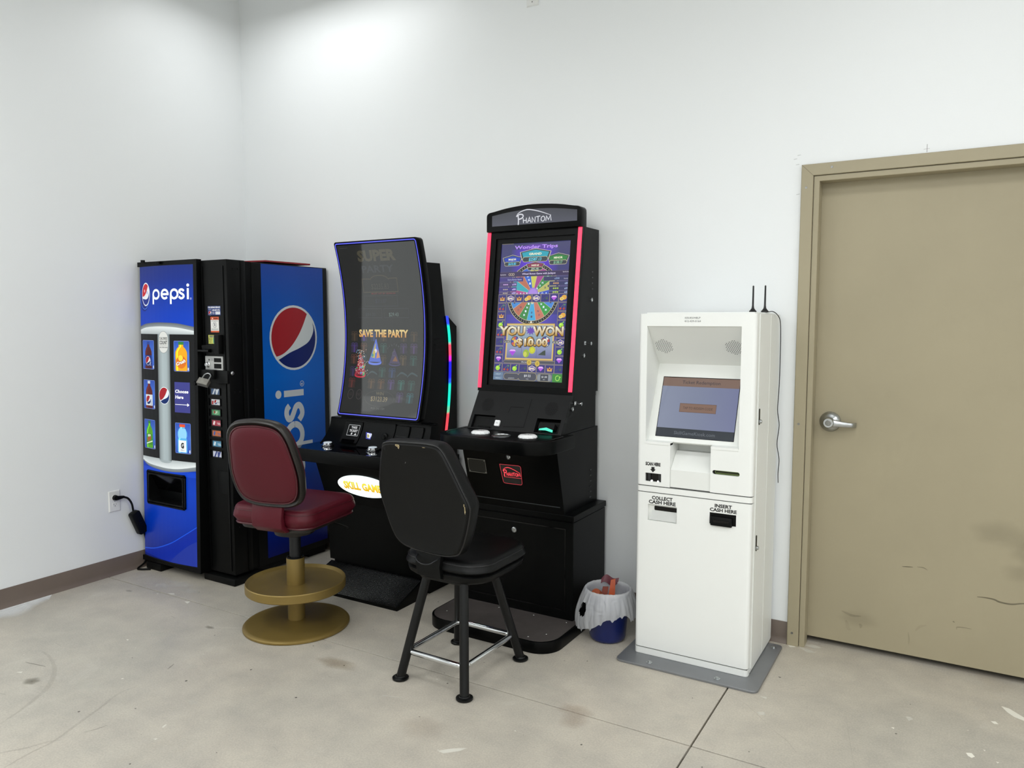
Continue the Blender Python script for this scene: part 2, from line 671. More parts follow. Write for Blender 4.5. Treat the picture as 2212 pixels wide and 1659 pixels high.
def concrete_material():
    m = mat('smooth_concrete', '#b9b6aa', rough=.5, spec=.4)
    nt = m.node_tree
    b = nt.nodes['Principled BSDF']
    L = nt.links
    g = nt.nodes.new('ShaderNodeNewGeometry')

    def noise(scale, detail, rough=.55, dist=0):
        n = nt.nodes.new('ShaderNodeTexNoise')
        n.inputs['Scale'].default_value = scale
        n.inputs['Detail'].default_value = detail
        n.inputs['Roughness'].default_value = rough
        n.inputs['Distortion'].default_value = dist
        L.new(g.outputs['Position'], n.inputs['Vector'])
        return n

    def ramp(inp, stops):
        r = nt.nodes.new('ShaderNodeValToRGB')
        e = r.color_ramp.elements
        e[0].position, e[0].color = stops[0][0], stops[0][1]
        e[1].position, e[1].color = stops[-1][0], stops[-1][1]
        for p, c in stops[1:-1]:
            k = e.new(p)
            k.color = c
        L.new(inp, r.inputs[0])
        return r

    def mix(fac, a, c, mode='MIX'):
        x = nt.nodes.new('ShaderNodeMix')
        x.data_type = 'RGBA'
        x.blend_type = mode
        if isinstance(fac, (int, float)):
            x.inputs[0].default_value = fac
        else:
            L.new(fac, x.inputs[0])
        L.new(a, x.inputs[6])
        if isinstance(c, tuple):
            x.inputs[7].default_value = c
        else:
            L.new(c, x.inputs[7])
        return x.outputs[2]
    big = ramp(noise(.9, 4, .6, .6).outputs['Fac'], [(.3, lin('#afaba1')), (.5, lin('#bab4a8')), (.72, lin('#c4bcae'))])
    mid = ramp(noise(7, 6, .65).outputs['Fac'], [(.3, (.86, .86, .87, 1)), (.7, (1.05, 1.05, 1.04, 1))])
    c = mix(1, big.outputs[0], mid.outputs[0], 'MULTIPLY')
    fine = ramp(noise(150, 3, .6).outputs['Fac'], [(.35, (.89, .89, .89, 1)), (.65, (1.06, 1.06, 1.06, 1))])
    c = mix(1, c, fine.outputs[0], 'MULTIPLY')
    # pale worn patches, brown stains, tiny dark pits
    pale = ramp(noise(3.3, 7, .7, 1.2).outputs['Fac'], [(.60, (0, 0, 0, 1)), (.74, (.35, .35, .35, 1))])
    c = mix(pale.outputs[0], c, lin('#cfccc1'))
    rust = ramp(noise(1.25, 5, .6, .5).outputs['Fac'], [(.64, (0, 0, 0, 1)), (.80, (.4, .4, .4, 1))])
    c = mix(rust.outputs[0], c, lin('#a8977f'))
    v = nt.nodes.new('ShaderNodeTexVoronoi')
    v.inputs['Scale'].default_value = 9
    v.inputs['Randomness'].default_value = 1
    L.new(g.outputs['Position'], v.inputs['Vector'])
    pit = ramp(v.outputs['Distance'], [(.018, (1, 1, 1, 1)), (.035, (0, 0, 0, 1))])
    gate = ramp(noise(2.2, 2).outputs['Fac'], [(.5, (0, 0, 0, 1)), (.56, (1, 1, 1, 1))])
    pm = mix(1, pit.outputs[0], gate.outputs[0], 'MULTIPLY')
    c = mix(pm, c, lin('#5f5c55'))
    L.new(c, b.inputs['Base Color'])
    rr = nt.nodes.new('ShaderNodeMapRange')
    rr.inputs['To Min'].default_value = .36
    rr.inputs['To Max'].default_value = .62
    L.new(noise(4, 4).outputs['Fac'], rr.inputs['Value'])
    L.new(rr.outputs[0], b.inputs['Roughness'])
    bp = nt.nodes.new('ShaderNodeBump')
    bp.inputs['Strength'].default_value = .3
    bp.inputs['Distance'].default_value = .0015
    L.new(noise(60, 5).outputs['Fac'], bp.inputs['Height'])
    L.new(bp.outputs[0], b.inputs['Normal'])
    return m


M_WALL = wall_material()
M_CONC = concrete_material()
M_JOINT = mat('joint_dark', '#35322d', rough=.9)  # dark sub base colour showing in the floor joints
M_BASE = mat('brown_rubber_base', '#6d6158', rough=.45, vary=(6, .06))
M_TAUPE = mat('taupe_door_paint', '#a1987f', rough=.42, spec=.35, vary=(2.5, .035), bump=(60, .12, .0006))
M_STEEL = mat('brushed_steel', '#b9bcbd', rough=.28, metal=1)
M_SCREW = mat('steel_screw', '#8c8c88', rough=.35, metal=1)
M_DARK = mat('dark_void', '#0a0a0a', rough=.9)
RX, RY = 8.6, -7.0          # room extents

# floor: sub base, four slabs with saw-cut joints
fl = MB().box(-.3, RX + .3, RY - .3, .8, -.12, -.035).build('floor', M_JOINT, kind='structure')
JX, JY, JW = 3.4895, -1.0727, .0034
for x0, x1, y0, y1 in ((-.3, JX - JW, JY + JW, .8), (JX + JW, RX + .3, JY + JW, .8), (-.3, JX - JW, RY - .3, JY - JW), (JX + JW, RX + .3, RY - .3, JY - JW)):
    MB().box(x0, x1, y0, y1, -.034, 0, .0006, 1).build('slab', M_CONC, fl, smooth=0)

# walls
DX0, DX1, DH = 3.6136, 4.79, 2.185      # outer lines of the door frame
wb = MB().holed([-.2, DX0 + .02, DX1 - .02, RX + .2], [0, DH - .02, CEIL], lambda x, z: not (DX0 < x < DX1 and z < DH - .02),
                lambda x, z: (x, 0, z), lambda x, z: (x, .16, z)).build('wall_back', M_WALL, kind='structure', smooth=0)
WY0, WY1, WZ0, WZ1 = -2.85, -1.80, .70, 2.15
MB().holed([RY - .2, WY0, WY1, 0], [0, WZ0, WZ1, CEIL], lambda y, z: not (WY0 < y < WY1 and WZ0 < z < WZ1),
           lambda y, z: (0, y, z), lambda y, z: (-.16, y, z)).build('wall_left', M_WALL, kind='structure', smooth=0)
MB().box(RX, RX + .16, RY - .2, 0, 0, CEIL).build('wall_right', M_WALL, kind='structure', smooth=0)
MB().box(0, RX, RY - .16, RY, 0, CEIL).build('wall_front', M_WALL, kind='structure', smooth=0)
MB().box(-.2, RX + .2, RY - .2, .2, CEIL, CEIL + .1).build('ceiling', mat('ceiling_paint', '#c9cbca', rough=.8), kind='structure', smooth=0)
# outside the door: a dark closed space
MB().holed([3.3, 3.4, 5.0, 5.1], [0, 2.4, 2.5], lambda x, z: z < 2.4 and not (3.4 < x < 5.0) or z > 2.4, lambda x, z: (x, .165, z), lambda x, z: (x, .7, z)).build('wall_corridor', M_DARK, kind='structure', smooth=0)
MB().box(3.3, 5.1, .7, .78, 0, 2.5).build('wall_corridor_end', M_DARK, kind='structure', smooth=0)

# storefront window in the left wall beyond the frame edge
wr = MB()
for a, b_, c, d in ((WY0, WY1, WZ0, WZ0 + .05), (WY0, WY1, WZ1 - .05, WZ1), (WY0, WY0 + .05, WZ0 + .05, WZ1 - .05), (WY1 - .05, WY1, WZ0 + .05, WZ1 - .05)):
    wr.box(-.11, -.05, a, b_, c, d)
win = wr.build('window_1', mat('dark_window_frame', '#3a3a3a', rough=.4, metal=.6), kind='structure', smooth=0)
gm = bpy.data.materials.new('window_glass')
gm.use_nodes = True
_nt = gm.node_tree
_nt.nodes.remove(_nt.nodes['Principled BSDF'])
_t, _g, _x = _nt.nodes.new('ShaderNodeBsdfTransparent'), _nt.nodes.new('ShaderNodeBsdfGlossy'), _nt.nodes.new('ShaderNodeMixShader')
_g.inputs['Roughness'].default_value = .02
_x.inputs[0].default_value = .07
_nt.links.new(_t.outputs[0], _x.inputs[1])
_nt.links.new(_g.outputs[0], _x.inputs[2])
_nt.links.new(_x.outputs[0], _nt.nodes['Material Output'].inputs[0])
for a, b_ in ((WY0 + .05, WY1 - .05),):
    MB().box(-.083, -.077, a, b_, WZ0 + .05, WZ1 - .05).build('pane', gm, win, smooth=0)

# cove base
bprof = [(0, 0), (.016, 0), (.013, .006), (.007, .014), (.0045, .03), (.0045, .099), (.003, .102), (0, .102)]
MB().prism([(a, z) for a, z in bprof], 'y', RY, -.001).build('baseboard_left', M_BASE, kind='structure')
bb = MB().prism([(-a, z) for a, z in bprof], 'x', .016, DX0 - .001).build('baseboard_back', M_BASE, kind='structure')
MB().prism([(-a, z) for a, z in bprof], 'x', DX1 + .001, RX).build('baseboard_right', M_BASE, kind='structure')

# floor marks
fa = Art()
WHT = '#e9e6da'
for pts, al in (([(4.448, -.181), (4.474, -.187), (4.498, -.214), (4.524, -.244), (4.56, -.27), (4.6, -.3), (4.58, -.315), (4.522, -.27), (4.488, -.254), (4.467, -.226)], .95),
                ([(4.409, -.334), (4.425, -.327), (4.434, -.344), (4.42, -.35)], 1), ([(4.328, -.625), (4.345, -.617), (4.355, -.637), (4.345, -.652), (4.334, -.643)], 1),
                ([(4.129, -.461), (4.146, -.451), (4.158, -.47), (4.144, -.489)], .5), ([(4.089, -.573), (4.101, -.569), (4.1, -.581)], 1),
                ([(4.351, -.257), (4.366, -.247), (4.371, -.261)], .6), ([(4.33, -.453), (4.338, -.448), (4.337, -.455)], .8), ([(4.38, -.573), (4.388, -.571), (4.385, -.581)], .9),
                ([(4.416, -.635), (4.426, -.634), (4.421, -.645)], .9), ([(3.621, -.019), (3.649, -.017), (3.657, -.025), (3.633, -.039)], .9),
                ([(3.667, -.018), (3.711, -.017), (3.747, -.045), (3.712, -.058)], .55), ([(3.682, .016), (3.718, .045), (3.764, .028), (3.731, .003)], .6),
                ([(2.737, -1.553), (2.77, -1.517), (2.817, -1.485), (2.803, -1.516), (2.763, -1.556)], .75), ([(2.31, -1.35), (2.32, -1.342), (2.412, -1.318), (2.38, -1.330)], .45),
                ([(3.635, -.712), (3.662, -.698), (3.67, -.721), (3.648, -.73)], .55), ([(3.619, -.582), (3.644, -.572), (3.646, -.592)], .7),
                ([(.542, -1.062), (.574, -1.043), (.599, -1.060), (.582, -1.067)], .8), ([(.731, -1.096), (.759, -1.079), (.773, -1.107)], .9), ([(.492, -1.097), (.504, -1.089), (.514, -1.103)], .8),
                ([(.831, -1.989), (.85, -1.97), (.861, -1.982)], .8), ([(.919, -1.545), (.934, -1.541), (.939, -1.551)], .9), ([(1.81, -2.013), (1.822, -2.001), (1.825, -2.012)], .8),
                ([(1.767, -1.947), (1.76, -1.928), (1.768, -1.927), (1.775, -1.947)], .8)):
    fa.poly(pts, lin(WHT, al), 1)
rs = random.Random(3)
for _ in range(170):
    x, y, r = rs.uniform(.2, 4.5), rs.uniform(-2.6, -.1), rs.uniform(.0015, .006)
    n = rs.randint(4, 6)
    d = rs.random() < .45
    fa.poly([(x + r * rs.uniform(.5, 1.3) * math.cos(2 * PI * k / n), y + r * rs.uniform(.5, 1.3) * math.sin(2 * PI * k / n)) for k in range(n)],
            lin('#5a564e' if d else WHT, rs.uniform(.5, .9)), 1)
for _ in range(90):      # short drag scratches
    x, y, a_, l_ = rs.uniform(.2, 4.5), rs.uniform(-2.6, -.1), rs.uniform(-.5, 1.3), rs.uniform(.015, .07)
    c_ = lin('#5f5b53', rs.uniform(.12, .3)) if rs.random() < .6 else lin(WHT, rs.uniform(.2, .5))
    fa.line([(x, y), (x + l_ * .5 * math.cos(a_) + .002, y + l_ * .5 * math.sin(a_)), (x + l_ * math.cos(a_), y + l_ * math.sin(a_))], rs.uniform(.0012, .003), c_, 1.5, taper=True)
for _ in range(26):      # faint pale dusty patches
    fa.blob(rs.uniform(.2, 4.2), rs.uniform(-2.4, -.9), rs.uniform(.03, .09), rs.uniform(.015, .05), '#dedcd2', rs.uniform(.10, .22), .9)
for x, y, r in ((.50, -.93, .10), (.63, -.97, .08), (.40, -1.0, .07)):
    fa.blob(x, y, r, r * .5, '#e6e4dc', .3, .9, wob=.5)
# white band along the left wall, fading out towards the room
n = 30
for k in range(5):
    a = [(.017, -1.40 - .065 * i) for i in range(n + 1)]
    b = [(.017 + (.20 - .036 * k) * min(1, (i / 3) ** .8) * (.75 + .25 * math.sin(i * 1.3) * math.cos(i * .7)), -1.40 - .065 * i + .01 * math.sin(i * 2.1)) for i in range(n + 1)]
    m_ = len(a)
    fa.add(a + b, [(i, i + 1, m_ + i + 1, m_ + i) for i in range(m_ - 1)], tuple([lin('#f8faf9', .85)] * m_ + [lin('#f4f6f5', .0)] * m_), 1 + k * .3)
# wheel arcs, scratches and hairline cracks
for pts, w, al in (([(.72, -1.82), (.807, -1.835), (.94, -1.886), (1.026, -1.941), (1.095, -2.001), (1.141, -2.069), (1.186, -2.145), (1.228, -2.24)], .02, .075),
                   ([(1.393, -1.803), (1.39, -1.881), (1.435, -1.985), (1.473, -2.084), (1.519, -2.202), (1.525, -2.292), (1.543, -2.378)], .013, .10),
                   ([(1.40, -2.42), (1.435, -2.34), (1.479, -2.278), (1.502, -2.222), (1.519, -2.202)], .011, .10), ([(1.555, -2.115), (1.571, -2.077), (1.581, -2.043)], .006, .22),
                   ([(1.364, -1.64), (1.345, -1.596)], .005, .4), ([(.767, -1.917), (.885, -1.895)], .006, .35),
                   ([(3.698, -.799), (3.744, -.836), (3.783, -.873), (3.826, -.936)], .0025, .16), ([(3.496, -.622), (3.593, -.682), (3.696, -.789)], .0025, .16),
                   ([(3.93, -.53), (3.96, -.70), (3.99, -.85), (4.02, -1.0)], .0018, .12)):
    fa.line(cat2(pts, 5), w, lin('#6b675f', al), 2, taper=True)
for cx, cy, rx, ry, c, al in ((1.944, -1.228, .12, .05, '#8d7550', .30), (3.027, -1.058, .08, .05, '#97785c', .22), (3.06, -1.13, .06, .07, '#97785c', .18), (.978, -1.999, .04, .034, '#7f7a6c', .6), (1.14, -1.254, .035, .016, '#7f7a6c', .5), (.33, -1.15, .03, .015, '#7f7a6c', .35), (2.6, -1.45, .10, .08, '#a08a72', .12)):
    fa.blob(cx, cy, rx, ry, c, al, 3)
fa.build('floor_mark', art_mat('floor_mark_print', rough=.6, alpha=True), fl, lambda u, v, h: (u, v, .0003 + h * .4), label='white paint splashes, a white band, scuffs and stains')

# taupe metal door and frame
door = MB()
S1, S2 = DX0 + .0505, DX0 + .076
jam = [(DX0, -.001), (DX0, -.014), (DX0 + .003, -.017), (S1 - .002, -.017), (S1, -.015), (S1, .0), (S1 + .003, .0), (S1 + .003, -.009), (S2 - .002, -.009), (S2, -.007), (S2, .066), (S2 - .012, .066), (S2 - .012, .15), (DX0 + .022, .15), (DX0 + .022, -.001)]
rings = []
cx_, CXR = 0, DX1
# left leg, head and right leg as one mitred sweep
for k in range(4):
    ring = []
    for px, py in jam:
        d = px - DX0
        ring.append({0: (DX0 + d, py, 0), 1: (DX0 + d, py, DH - d), 2: (DX1 - d, py, DH - d), 3: (DX1 - d, py, 0)}[k])
    rings.append(ring)
door.loft(rings)
dr = door.build('door_1', M_TAUPE, kind='structure', smooth=0, base=(4.2, 0, 0))
mit = MB()
mit.prism([(DX0 + .002, DH - .0012), (DX0 + .0012, DH - .002), (S1 - .0005, DH - S1 + DX0 - .0005), (S1 + .0003, DH - S1 + DX0 + .0003)], 'y', -.0174, -.0165)
mit.build('mitre_seam', mat('seam_dark', '#5d5746', rough=.7), dr, smooth=0)
leaf = MB().box(S2 + .004 - .013, DX1 - .067, .068, .112, .030, 2.118, .002, 1).build('door_leaf', M_TAUPE, dr, smooth=0)
da = Art()
for pts, w, al in (([(4.072, .425), (4.093, .427), (4.114, .429)], .004, .5), ([(4.129, .433), (4.154, .433), (4.17, .425)], .004, .3),
                   ([(4.357, .342), (4.384, .344), (4.417, .342), (4.436, .335), (4.478, .333), (4.52, .344), (4.6, .35)], .007, .42), ([(4.289, .185), (4.29, .196), (4.314, .199), (4.343, .199)], .0035, .25),
                   ([(4.273, .219), (4.28, .215)], .005, .4), ([(3.834, .177), (3.877, .164), (3.916, .168)], .010, .11), ([(3.855, .137), (3.862, .107), (3.874, .091)], .016, .06),
                   ([(3.909, .13), (3.917, .125), (3.915, .112)], .012, .10), ([(4.135, .147), (4.15, .168), (4.175, .18)], .010, .07), ([(4.107, .135), (4.111, .106), (4.111, .081)], .005, .12)):
    da.line(cat2(pts, 4), w, lin('#4b4636', al), 1, taper=True)
for cx, cz, rx, rz in ((4.53, .47, .10, .045), (4.42, .62, .12, .06), (4.52, .56, .07, .07), (3.90, .15, .09, .04)):
    da.blob(cx, cz, rx, rz, '#4a4430', .11, 2)
da.build('scuff_mark', art_mat('scuff_print', rough=.5, alpha=True), leaf, lambda u, v, h: (u, .068 - h, v), label='dark scuffs')
hd = MB()
HX, HZ = 3.757, 1.045
hd.lathe([(.0455, 0), (.0455, .003), (.043, .010), (.032, .019), (.0235, .024), (.0215, .026), (.0215, .040), (.0225, .042), (.0225, .060), (.020, .064), (.001, .064)], (HX, .068, HZ), 36, 'y')
hand = hd.build('handle', M_STEEL, leaf, smooth=40, label='brushed steel lever handle')
lev = MB()
rg = []
for t, w_, th, dy in ((-.012, .010, .019, 0), (-.006, .017, .019, 0), (.006, .019, .019, 0), (.02, .0172, .019, 0), (.05, .0135, .017, .001), (.08, .0112, .016, .003), (.098, .0102, .015, .008), (.108, .010, .013, .020), (.115, .0095, .010, .034)):
    zc = HZ + -.001 - t * .065
    rg.append([(HX - .005 + t, .026 + dy + th / 2 * sx_, zc + w_ * sz_) for sx_, sz_ in ((-.6, -1), (-1, -.75), (-1, .75), (-.6, 1), (.6, 1), (1, .75), (1, -.75), (.6, -1))])
lev.loft(rg)
lv = lev.build('lever', M_STEEL, hand, smooth=50)
kc = MB()
kc.lathe([(.0125, 0), (.0125, .004), (.011, .005), (.0105, .003), (.001, .003)], (HX, .0055, HZ), 20, 'y')
kc.box(HX - .0012, HX + .0012, .0015, .003, HZ - .006, HZ + .006)
kc.build('key_cylinder', M_SCREW, hand)
for sx_, sz_ in ((DX0 + .125, DH - .021), (DX0 + .022, DH - .10), (DX0 + .022, 1.035), (DX0 + .022, .06)):
    q = MB()
    q.lathe([(.0055, 0), (.0055, .0008), (.004, .0004), (.0032, .0006), (.0008, .0001)], (sx_, -.017, sz_), 14, 'y')
    q.build('screw', M_SCREW, dr)
wa = Art()
wa.line([(4.098, 2.19), (4.098, 2.222)], .0014, lin('#55534e', .8))
wa.line([(4.086, 2.203), (4.108, 2.204)], .0012, lin('#55534e', .5))
for x, z in ((3.595, 2.19), (3.585, 2.215), (3.60, 2.06), (3.6, 2.23)):
    wa.line([(x - .008, z), (x + .006, z + .002)], .0016, lin('#8e8d88', .5))
wa.build('pencil_mark', art_mat('pencil_print', rough=.6, alpha=True), wb, lambda u, v, h: (u, -.0003 - h * .3, v))

# ------------------------------------------------------------------ wall plates
M_PLATE = mat('white_plastic_plate', '#e3e4e2', rough=.35)


def plate_y(parent, xc, zc, w, h):      # on the back wall
    b = MB()
    b.loft([[(xc + a * w / 2, -.001, zc + c * h / 2) for a, c in ((-1, -1), (1, -1), (1, 1), (-1, 1))],
            [(xc + a * w / 2, -.002, zc + c * h / 2) for a, c in ((-1, -1), (1, -1), (1, 1), (-1, 1))],
            [(xc + a * (w / 2 - .005), -.0065, zc + c * (h / 2 - .005)) for a, c in ((-1, -1), (1, -1), (1, 1), (-1, 1))]])
    return b.build('cover_plate', M_PLATE, parent, smooth=0)


t = thing('wall_plate', 'white blank plastic wall plate high on the wall, cut by the top of the photo', 'wall plate', (2.246, 0, 3.14))
cp = plate_y(t, 2.246, 3.197, .072, .116)
for z in (3.160, 3.234):
    MB().lathe([(.0035, 0), (.0035, .0008), (.0008, .0006)], (2.246, -.0065, z), 10, 'y').build('screw', M_SCREW, t)

t = thing('wall_outlet', 'white duplex wall outlet low on the left wall beside the drink machine', 'outlet', (0, -1.013, .376))
yc, zc = -1.013, .44
b = MB()
b.loft([[(.001, yc + a * .036, zc + c * .063) for a, c in ((-1, -1), (1, -1), (1, 1), (-1, 1))], [(.002, yc + a * .036, zc + c * .063) for a, c in ((-1, -1), (1, -1), (1, 1), (-1, 1))],
        [(.0065, yc + a * .031, zc + c * .058) for a, c in ((-1, -1), (1, -1), (1, 1), (-1, 1))]])
b.build('cover_plate', M_PLATE, t, smooth=0)
for dz in (-.021, .021):
    o = MB().prism(rrect(yc - .0165, yc + .0165, zc + dz - .0142, zc + dz + .0142, .011), 'x', .006, .0085, .0006, 1).build('receptacle', M_PLATE, t)
    q = MB()
    q.box(.0083, .0088, yc - .0075, yc - .0055, zc + dz - .001, zc + dz + .008)
    q.box(.0083, .0088, yc + .0055, yc + .0075, zc + dz - .001, zc + dz + .007)
    q.cyl((.0083, yc, zc + dz - .007), .0026, .0005, 'x', 10)
    q.build('slot', M_DARK, o, smooth=0)
MB().cyl((.006, yc, zc), .0028, .001, 'x', 10).build('screw', M_SCREW, t)

# ------------------------------------------------------------------ blue drink vending machine
M_BLK = mat('black_powder_coat', '#050606', rough=.42, spec=.16)
M_BLK2 = mat('matt_black_plastic', '#050606', rough=.5, spec=.18)
M_BLKG = mat('gloss_black', '#030304', rough=.10, spec=.3)
M_GREYPL = mat('grey_plastic', '#b9bab8', rough=.4)
M_CHROME = mat('chrome', '#d5d7d9', rough=.08, metal=1)
VM_X0, VM_X1, VM_YF = .02, .765, -.79
t = vm = thing('vending_machine', 'black drink vending machine with lit blue front panel, in the corner', 'vending machine', (.39, -.42, 0))
MB().box(VM_X0, VM_X1, -.615, -.02, .055, 1.83, .004).build('cabinet', M_BLK, t)
MB().box(VM_X0, VM_X1 + .004, VM_YF, -.66, .055, 1.835, .006).box(VM_X0 + .01, VM_X1 - .004, -.66, -.615, .06, 1.83).build('door', M_BLK, t)
q = MB()
q.box(VM_X0 + .02, VM_X1 - .02, -.70, -.06, .02, .06)
q.box(.05, .19, -.86, -.66, 0, .045, .006)
q.box(.52, .785, -.81, -.60, 0, .042, .006)
q.box(.04, .2, -.2, -.06, 0, .03)
q.box(.55, .74, -.2, -.06, 0, .03)
q.build('foot_frame', M_BLK2, t)


def vfy(z):
    return -.812 - .04 * (1.835 - z) / 1.785


PX0, PX1 = .034, .523


def vps(x, z):
    u = (x - PX0) / (PX1 - PX0)
    return vfy(z) - .02 * max(0, 1 - (2 * u - 1) ** 2)


HX0, HX1, HZ0, HZ1 = .105, .428, .425, .592
fr = MB()
fr.holed([.018, PX0 - .002, PX1 + .004, .556], [.05, .078, 1.815, 1.842], lambda x, z: not (PX0 - .01 < x < PX1 + .01 and .07 < z < 1.82), lambda x, z: (x, vfy(z) - .006, z), lambda x, z: (x, VM_YF + .004, z))
fr.build('sign_frame', M_BLK, t, smooth=0)
NX = 10
pxs = [PX0 - .002 + (PX1 - PX0 + .006) * i / NX for i in range(NX + 1)]
sp = MB()
sp.holed(pxs + [HX0, HX1], [.078, HZ0, HZ1, .8, 1.2, 1.815], lambda x, z: not (HX0 < x < HX1 and HZ0 < z < HZ1), lambda x, z: (x, vps(x, z), z), lambda x, z: (x, VM_YF + .006, z))
panel = sp.build('front_panel', mat('panel_backing', '#0d1f66', rough=.3), t, smooth=30)
dl = MB()
dl.holed([HX0 - .018, HX0 + .005, HX1 - .005, HX1 + .018], [HZ0 - .018, HZ0 + .005, HZ1 - .005, HZ1 + .018], lambda x, z: not (HX0 < x < HX1 and HZ0 < z < HZ1), lambda x, z: (x, vps(x, z) - .010, z), lambda x, z: (x, -.738, z))
dl.bm.normal_update()
_ce = [e for e in dl.bm.edges if abs(e.verts[0].co.x - e.verts[1].co.x) < 1e-4 and abs(e.verts[0].co.z - e.verts[1].co.z) < 1e-4 and abs(e.verts[0].co.y - e.verts[1].co.y) > .05]
bmesh.ops.bevel(dl.bm, geom=_ce, offset=.016, segments=4, profile=.5, affect='EDGES')
bez = dl.build('delivery_bezel', M_BLK2, t)
ch = MB()
ch.box(HX0, HX1, -.735, -.73, HZ0, HZ1)
ch.loft([[(HX0 + .003, -.852, HZ1 - .002), (HX1 - .003, -.852, HZ1 - .002), (HX1 - .003, -.848, HZ1 - .002), (HX0 + .003, -.848, HZ1 - .002)],
         [(HX0 + .003, -.80, HZ0 + .06), (HX1 - .003, -.80, HZ0 + .06), (HX1 - .003, -.796, HZ0 + .06), (HX0 + .003, -.796, HZ0 + .06)]])
ch.build('delivery_flap', M_BLKG, bez, smooth=0)

# printed front panel, backlit
A = Art()
A.vgrad(PX0, PX1, 1.44, 1.813, [(0, '#013cba'), (.25, '#023ab2'), (.55, '#09349c'), (.8, '#112c84'), (1, '#152a78')], 1)
A.vgrad(PX0, PX1, .082, .66, [(0, '#0a1e78'), (.1, '#082284'), (.4, '#0232a6'), (.75, '#013cba'), (1, '#0134ac')], 1)
A.poly([(PX0, .10)] + cat2([(PX0, .125), (.16, .145), (.307, .195), (.42, .255), (PX1, .315)], 5) + [(PX1, .235)] + cat2([(PX1, .232), (.44, .19), (.35, .125), (.30, .083)], 5), '#0d2a9c', 2)
A.poly(cat2([(.30, .0825), (.35, .125), (.44, .19), (PX1, .232)], 5) + [(PX1, .0825)], '#22369a', 2)
A.band(cat2([(PX0, .122), (.16, .142), (.307, .192), (.42, .252), (PX1, .312)], 5), cat2([(PX0, .128), (.16, .148), (.307, .198), (.42, .258), (PX1, .318)], 5), '#1d55d8', 3)
A.rect(PX0, PX1, .66, 1.45, '#0b0c0e', 2)
# silver arches
at_ = cat2([(PX0, 1.465), (.10, 1.480), (.20, 1.487), (.29, 1.487), (.40, 1.482), (PX1, 1.463)], 5)
am_ = cat2([(PX0, 1.444), (.10, 1.458), (.20, 1.464), (.29, 1.464), (.40, 1.458), (PX1, 1.440)], 5)
ab_ = [(x, 1.42) for x, z in at_]
A.band(at_, am_, ('#5d6368', '#8d9498'), 3)
A.band(am_, ab_, ('#dfe5e6', '#a9b1b3'), 3)
bt_ = [(x, .69) for x, z in at_]
bm_ = cat2([(PX0, .668), (.10, .650), (.20, .642), (.30, .638), (.40, .644), (PX1, .664)], 5)
bb_ = cat2([(PX0, .662), (.10, .636), (.20, .624), (.30, .620), (.40, .625), (PX1, .640)], 5)
A.band(bt_, bm_, ('#aeb6b8', '#e3e9ea'), 3)
A.band(bm_, bb_, ('#8d9498', '#6b7276'), 3)
A.rect(PX0, PX1, .60, .63, '#0b42c6', 1.5)
# silver centre column
CX0, CX1 = .219, .332
A.hgrad(CX0, CX1, .70, 1.42, [(0, '#5e6669'), (.12, '#8f999c'), (.4, '#aab6b9'), (.7, '#a3afb2'), (.9, '#838c8f'), (1, '#565d60')], 4)
A.hgrad(CX0, CX1, .684, .70, [(0, '#5e6669'), (.12, '#8f999c'), (.4, '#aab6b9'), (.7, '#a3afb2'), (.9, '#838c8f'), (1, '#565d60')], 4)
A.poly(arc(.2755, .684, .0565, .016, 180, 360, 14), '#a0abae', 4)
A.poly(rrect(.232, .319, 1.309, 1.438, .043, 6), '#8d9496', 5)
A.poly(rrect(.2345, .3165, 1.312, 1.4355, .041, 6), '#d6d7d3', 6)
A.text('CALORIES', .2755, 1.388, .016, .072, '#2a2b2c', 7, bold=.012)
A.text('COUNT', .2755, 1.362, .021, .070, '#1c1d1e', 7, bold=.025)
A.rect(.240, .311, 1.3545, 1.3560, '#8a8b89', 7)
A.text('CHECK THEN CHOOSE', .2755, 1.340, .008, .074, '#56585a', 7, bold=.01)
A.globe(.2745, 1.063, .050, .0505, 5)
# product windows


def bottle(cx, z0, w, h, body, cap, lab, labtxt, L, lab_hi='#ffffff', shape='cola', lw=.30, lz=(.10, .50)):
    prof = {'cola': [(.42, 0), (.48, .03), (.47, .30), (.44, .42), (.48, .52), (.45, .64), (.30, .76), (.16, .83), (.15, .92)],
            'fat': [(.46, 0), (.5, .04), (.48, .30), (.5, .55), (.48, .66), (.34, .77), (.2, .83), (.19, .91)],
            'sport': [(.42, 0), (.48, .04), (.47, .45), (.40, .52), (.48, .60), (.48, .72), (.34, .84), (.26, .86), (.25, .90)]}[shape]
    pl = [(cx - a * w, z0 + b * h) for a, b in prof]
    pr = [(cx + a * w, z0 + b * h) for a, b in prof]
    A.band(pl, pr, body, L)
    A.band([(x + .1 * w, z) for x, z in pl], [(x + .22 * w, z) for x, z in pl], hexl(body, 1.5), L + .3)
    c0 = prof[-1][0] + .03
    A.rect(cx - c0 * w, cx + c0 * w, z0 + .90 * h, z0 + 1.0 * h, cap, L + .5)
    if lab:
        A.rect(cx - .475 * w, cx + .475 * w, z0 + lz[0] * h, z0 + lz[1] * h, lab, L + .6)


def window(x0, x1, z0, z1):
    A.poly(rrect(x0, x1, z0, z1, .006, 3), '#9fb0dd', 4)
    A.vgrad(x0 + .0015, x1 - .0015, z0 + .0015, z1 - .0015, [(0, '#2c4fb0'), (.5, '#3f6fd0'), (1, '#2d4fae')], 4.5)


